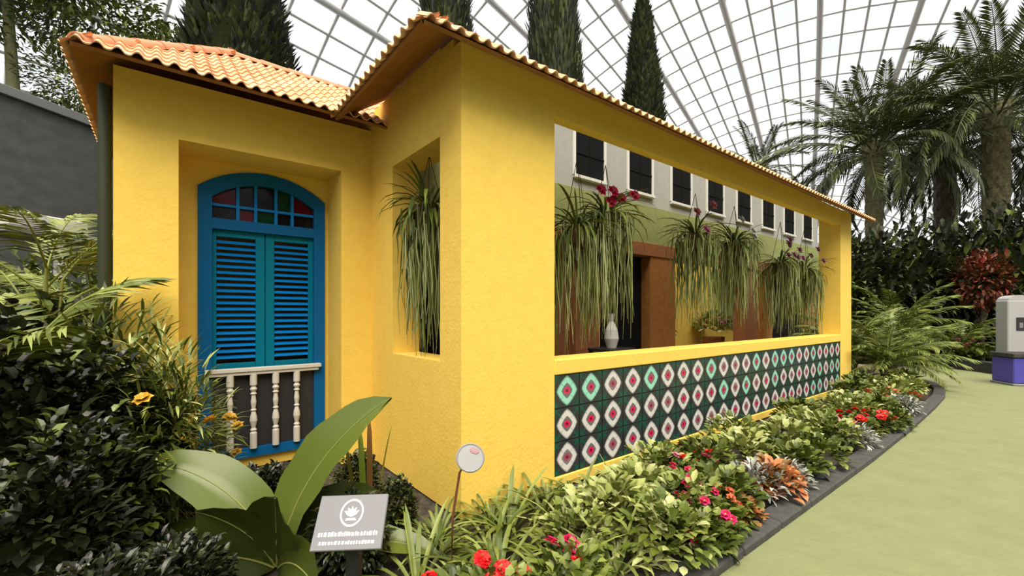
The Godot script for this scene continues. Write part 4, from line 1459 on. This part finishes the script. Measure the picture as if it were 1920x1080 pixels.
# ---------------------------------------------------------------- hanging baskets
func hanging(label: String, pos: Vector3, drop: float, r: float, moss: int, fl: String, nfl: int, sd: int) -> void:
	var o := thing("hanging_basket", label, "plant", pos, 0.0, "hanging baskets in the veranda openings")
	var b := MB.new()
	b.lathe([Vector2(0.03, -0.22), Vector2(0.12, -0.18), Vector2(0.16, -0.02), Vector2(0.17, 0.0), Vector2(0.15, 0.0), Vector2(0.0, -0.02)], 14)
	part(o, "basket", b.mesh(), M.basket)
	var w := MB.new()
	for k in 3:
		var a := TAU * k / 3.0
		w.tube([Vector3(cos(a) * 0.15, 0, sin(a) * 0.15), Vector3(0, drop, 0)], [0.004, 0.004], 4)
	part(o, "wire", w.mesh(), M.black)
	part(o, "foliage", straps(sd, 74, r * 1.45, 0.03, pal([[96, 110, 40], [78, 92, 30], [128, 138, 66], [62, 74, 22]]), 1.7, 1.7, 5), M.leaf)
	rng.seed = sd
	var m := MB.new()
	var mc := pal([[150, 158, 100], [120, 130, 66], [104, 116, 52], [172, 178, 128]])
	for k in moss * 2:
		var a := rng.randf() * TAU
		var q := r * 0.8 * sqrt(rng.randf())
		var p := Vector3(cos(a) * q, rng.randf_range(-0.25, 0.05), sin(a) * q)
		var ln := rng.randf_range(0.5, 1.3)
		m.c = mc[rng.randi() % 4]
		var pts := [p]
		for j in 4:
			p += Vector3(rng.randf_range(-0.03, 0.03), -ln / 4, rng.randf_range(-0.03, 0.03))
			pts.append(p)
		m.tube(pts, [0.006, 0.008, 0.007, 0.005, 0.002], 3, false)
	var mo := part(o, "trailing_roots", m.mesh(), M.leaf)
	stuff(mo)
	for k in nfl:
		var q := Vector3(rng.randf_range(-r, r) * 0.6, rng.randf_range(0.05, 0.42), rng.randf_range(0.3, 1.0) * r * 0.8)
		part(o, "flower", S[fl], M.petal, Transform3D(Basis(Vector3.RIGHT, 1.1).scaled(Vector3.ONE * 2.0), q))

func veranda_things() -> void:
	hanging("leafy hanging basket without blooms beside the front pillar", Vector3(3.62, 2.55, -3.42), 0.8, 0.42, 60, "fl_magenta", 0, 91)
	hanging("hanging basket with crimson blooms and long trailing roots, second from the front pillar", Vector3(4.1, 2.75, -3.42), 0.6, 0.42, 80, "fl_magenta", 6, 92)
	hanging("hanging basket with a few pink blooms in the middle of the veranda", Vector3(6.1, 2.75, -3.42), 0.6, 0.4, 70, "fl_pink", 3, 93)
	hanging("hanging basket with white blooms in the middle of the veranda", Vector3(7.3, 2.75, -3.42), 0.6, 0.42, 80, "fl_white", 3, 94)
	hanging("hanging basket with mauve blooms towards the far pillar", Vector3(9.2, 2.55, -3.45), 0.8, 0.42, 70, "fl_purple", 8, 95)
	hanging("leafy hanging basket closest to the far pillar", Vector3(10.4, 2.5, -3.45), 0.85, 0.42, 70, "fl_purple", 3, 96)
	hanging("hanging basket in the narrow opening of the end wall", Vector3(1.98, 2.6, -3.78), 0.5, 0.36, 80, "fl_white", 0, 97)
	# dark bench and vase inside
	var bn := thing("wooden_bench", "dark wooden bench inside the veranda behind the front pillar", "bench", Vector3(3.55, 0.16, -4.25))
	part(bn, "seat", boxmesh(Vector3(-0.55, 0.45, -0.22), Vector3(0.55, 0.5, 0.22), 0.008), M.black)
	part(bn, "backrest", boxmesh(Vector3(-0.55, 0.55, -0.24), Vector3(0.55, 1.2, -0.19), 0.008), M.black)
	for sx in [-0.5, 0.5]:
		for sz in [-0.18, 0.18]:
			part(bn, "leg", boxmesh(Vector3(sx - 0.03, 0, sz - 0.03), Vector3(sx + 0.03, 0.45, sz + 0.03), 0.004), M.black)
	var cab := thing("side_table", "dark side table carrying a white vase before the dark door", "table", Vector3(5.35, 0.16, -4.35))
	part(cab, "table_top", boxmesh(Vector3(-0.3, 0.88, -0.22), Vector3(0.3, 0.92, 0.22), 0.008), M.black)
	for sx in [-0.26, 0.26]:
		for sz in [-0.18, 0.18]:
			part(cab, "leg", boxmesh(Vector3(sx - 0.025, 0, sz - 0.025), Vector3(sx + 0.025, 0.88, sz + 0.025), 0.004), M.black)
	var va := thing("white_vase", "white slender vase on the dark side table", "vase", Vector3(5.35, 1.08, -4.35))
	var b := MB.new()
	b.lathe([Vector2(0, 0), Vector2(0.07, 0), Vector2(0.11, 0.14), Vector2(0.09, 0.28), Vector2(0.035, 0.4), Vector2(0.05, 0.52), Vector2(0.04, 0.52), Vector2(0.025, 0.4), Vector2(0, 0.36)], 16)
	part(va, "body", b.mesh(), M.white)
	# court plants seen through the opening
	for a in [[9.3, -6.2, 1.2, "fl_purple", "mauve flowering plant in the court behind the columns"], [12.2, -6.3, 1.5, "fl_pink", "pink flowering plant before the court's yellow wall"]]:
		var q := simple_plant("flowering_plant", a[4], "flower", S.leafy_b, Vector3(a[0], 0.9, a[1]), a[2] * 1.3, 0.0)
		add_flowers(q, S[a[3]], ring_spots(3, 14, 0.4, 0.5), 2.2)
		var pb := MB.new()
		pb.lathe([Vector2(0, -0.76), Vector2(0.22, -0.76), Vector2(0.3, 0.05), Vector2(0.26, 0.05), Vector2(0, 0.0)], 14)
		part(q, "pot", pb.mesh(), M.brown_trim)

# ---------------------------------------------------------------- sign and disc
func signs() -> void:
	var t := thing("garden_sign", "grey plaque with a white round emblem on a black post", "sign", Vector3(0.64, 0, -1.93), deg_to_rad(-38.0))
	var pb := MB.new()
	pb.box(Vector3(-0.028, 0, -0.05), Vector3(0.028, 0.66, 0.0), 0.004)
	part(t, "post", pb.mesh(), M.black)
	var tilt := Transform3D(Basis(Vector3.RIGHT, deg_to_rad(-40)) * Basis(Vector3.BACK, 0.035), Vector3(-0.005, 0.70, 0.0))
	var pl := part(t, "plaque", boxmesh(Vector3(-0.148, -0.112, -0.008), Vector3(0.148, 0.112, 0.008), 0.003), M.plaque, tilt)
	# emblem: ring with a leafy mark
	var e2 := MB.new()
	e2.t = Transform3D(Basis(), Vector3(0.0, 0.036, 0.0088))
	for k in 32:
		var a := TAU * k / 32.0
		var b := TAU * (k + 1) / 32.0
		e2.quad(Vector3(cos(a), sin(a) * 1.15, 0) * 0.043, Vector3(cos(b), sin(b) * 1.15, 0) * 0.043, Vector3(cos(b), sin(b) * 1.15, 0) * 0.050, Vector3(cos(a), sin(a) * 1.15, 0) * 0.050, Vector3(0, 0, 1))
	for k in 5:
		var a := 0.5 + k * 0.55
		var d := Vector3(cos(a), sin(a), 0)
		var s := Vector3(-sin(a), cos(a), 0)
		e2.quad(Vector3(0, -0.018, 0), d * 0.018 + s * 0.008 + Vector3(0, -0.01, 0), d * 0.036 + Vector3(0, -0.008, 0), d * 0.018 - s * 0.008 + Vector3(0, -0.01, 0), Vector3(0, 0, 1))
	e2.quad(Vector3(-0.024, -0.032, 0), Vector3(0.024, -0.032, 0), Vector3(0.018, -0.022, 0), Vector3(-0.018, -0.022, 0), Vector3(0, 0, 1))
	part(pl, "emblem", e2.mesh(), M.print, Transform3D(), "white round emblem")
	rng.seed = 8
	for row in [[0.125, 0.020, -0.058], [0.115, 0.016, -0.09]]:
		var l := MB.new()
		l.t = Transform3D(Basis(), Vector3(0, row[2], 0.0088))
		var x: float = -row[0]
		while x < row[0]:
			var w := rng.randf_range(0.005, 0.013)
			l.quad(Vector3(x, 0, 0), Vector3(x + w, 0, 0), Vector3(x + w, row[1] * rng.randf_range(0.6, 1.0), 0), Vector3(x, row[1] * 0.8, 0), Vector3(0, 0, 1))
			x += w + rng.randf_range(0.003, 0.006)
		part(pl, "lettering", l.mesh(), M.print)
	# small round disc on a stake
	var d := thing("disc_on_stake", "small round pale disc on a thin brown stake before the front pillar", "stake", Vector3(1.33, 0, -2.27), deg_to_rad(-38.0))
	var sb := MB.new()
	sb.tube([Vector3(0.0, 0, 0), Vector3(0.01, 0.4, 0), Vector3(0.05, 0.66, 0), Vector3(0.07, 0.70, 0.0)], [0.008, 0.008, 0.007, 0.006], 7)
	part(d, "stake", sb.mesh(), M.rust)
	var db := MB.new()
	db.lathe([Vector2(0, -0.012), Vector2(0.074, -0.012), Vector2(0.082, -0.006), Vector2(0.084, 0.004), Vector2(0.078, 0.01), Vector2(0.072, 0.006), Vector2(0, 0.006)], 28)
	var dm := part(d, "disc", db.mesh(), M.disc, Transform3D(Basis(Vector3.BACK, -0.35) * Basis(Vector3.RIGHT, deg_to_rad(62)), Vector3(0.115, 0.755, 0.015)))
	var pk := MB.new()
	pk.lathe([Vector2(0, 0.0), Vector2(0.022, 0.0), Vector2(0.02, 0.004), Vector2(0, 0.005)], 12)
	part(dm, "patch", pk.mesh(), M.pink, Transform3D(Basis().scaled(Vector3(1.3, 1, 0.8)), Vector3(0.01, 0.0062, -0.045)), "pinkish patch near the rim")

func _ready() -> void:
	make_materials()
	camera_and_light()
	dome()
	grounds()
	house()
	make_shapes()
	background()
	unseen_trees()
	unseen_hedge()
	bed_end()
	left_garden()
	bed_plants()
	veranda_things()
	signs()
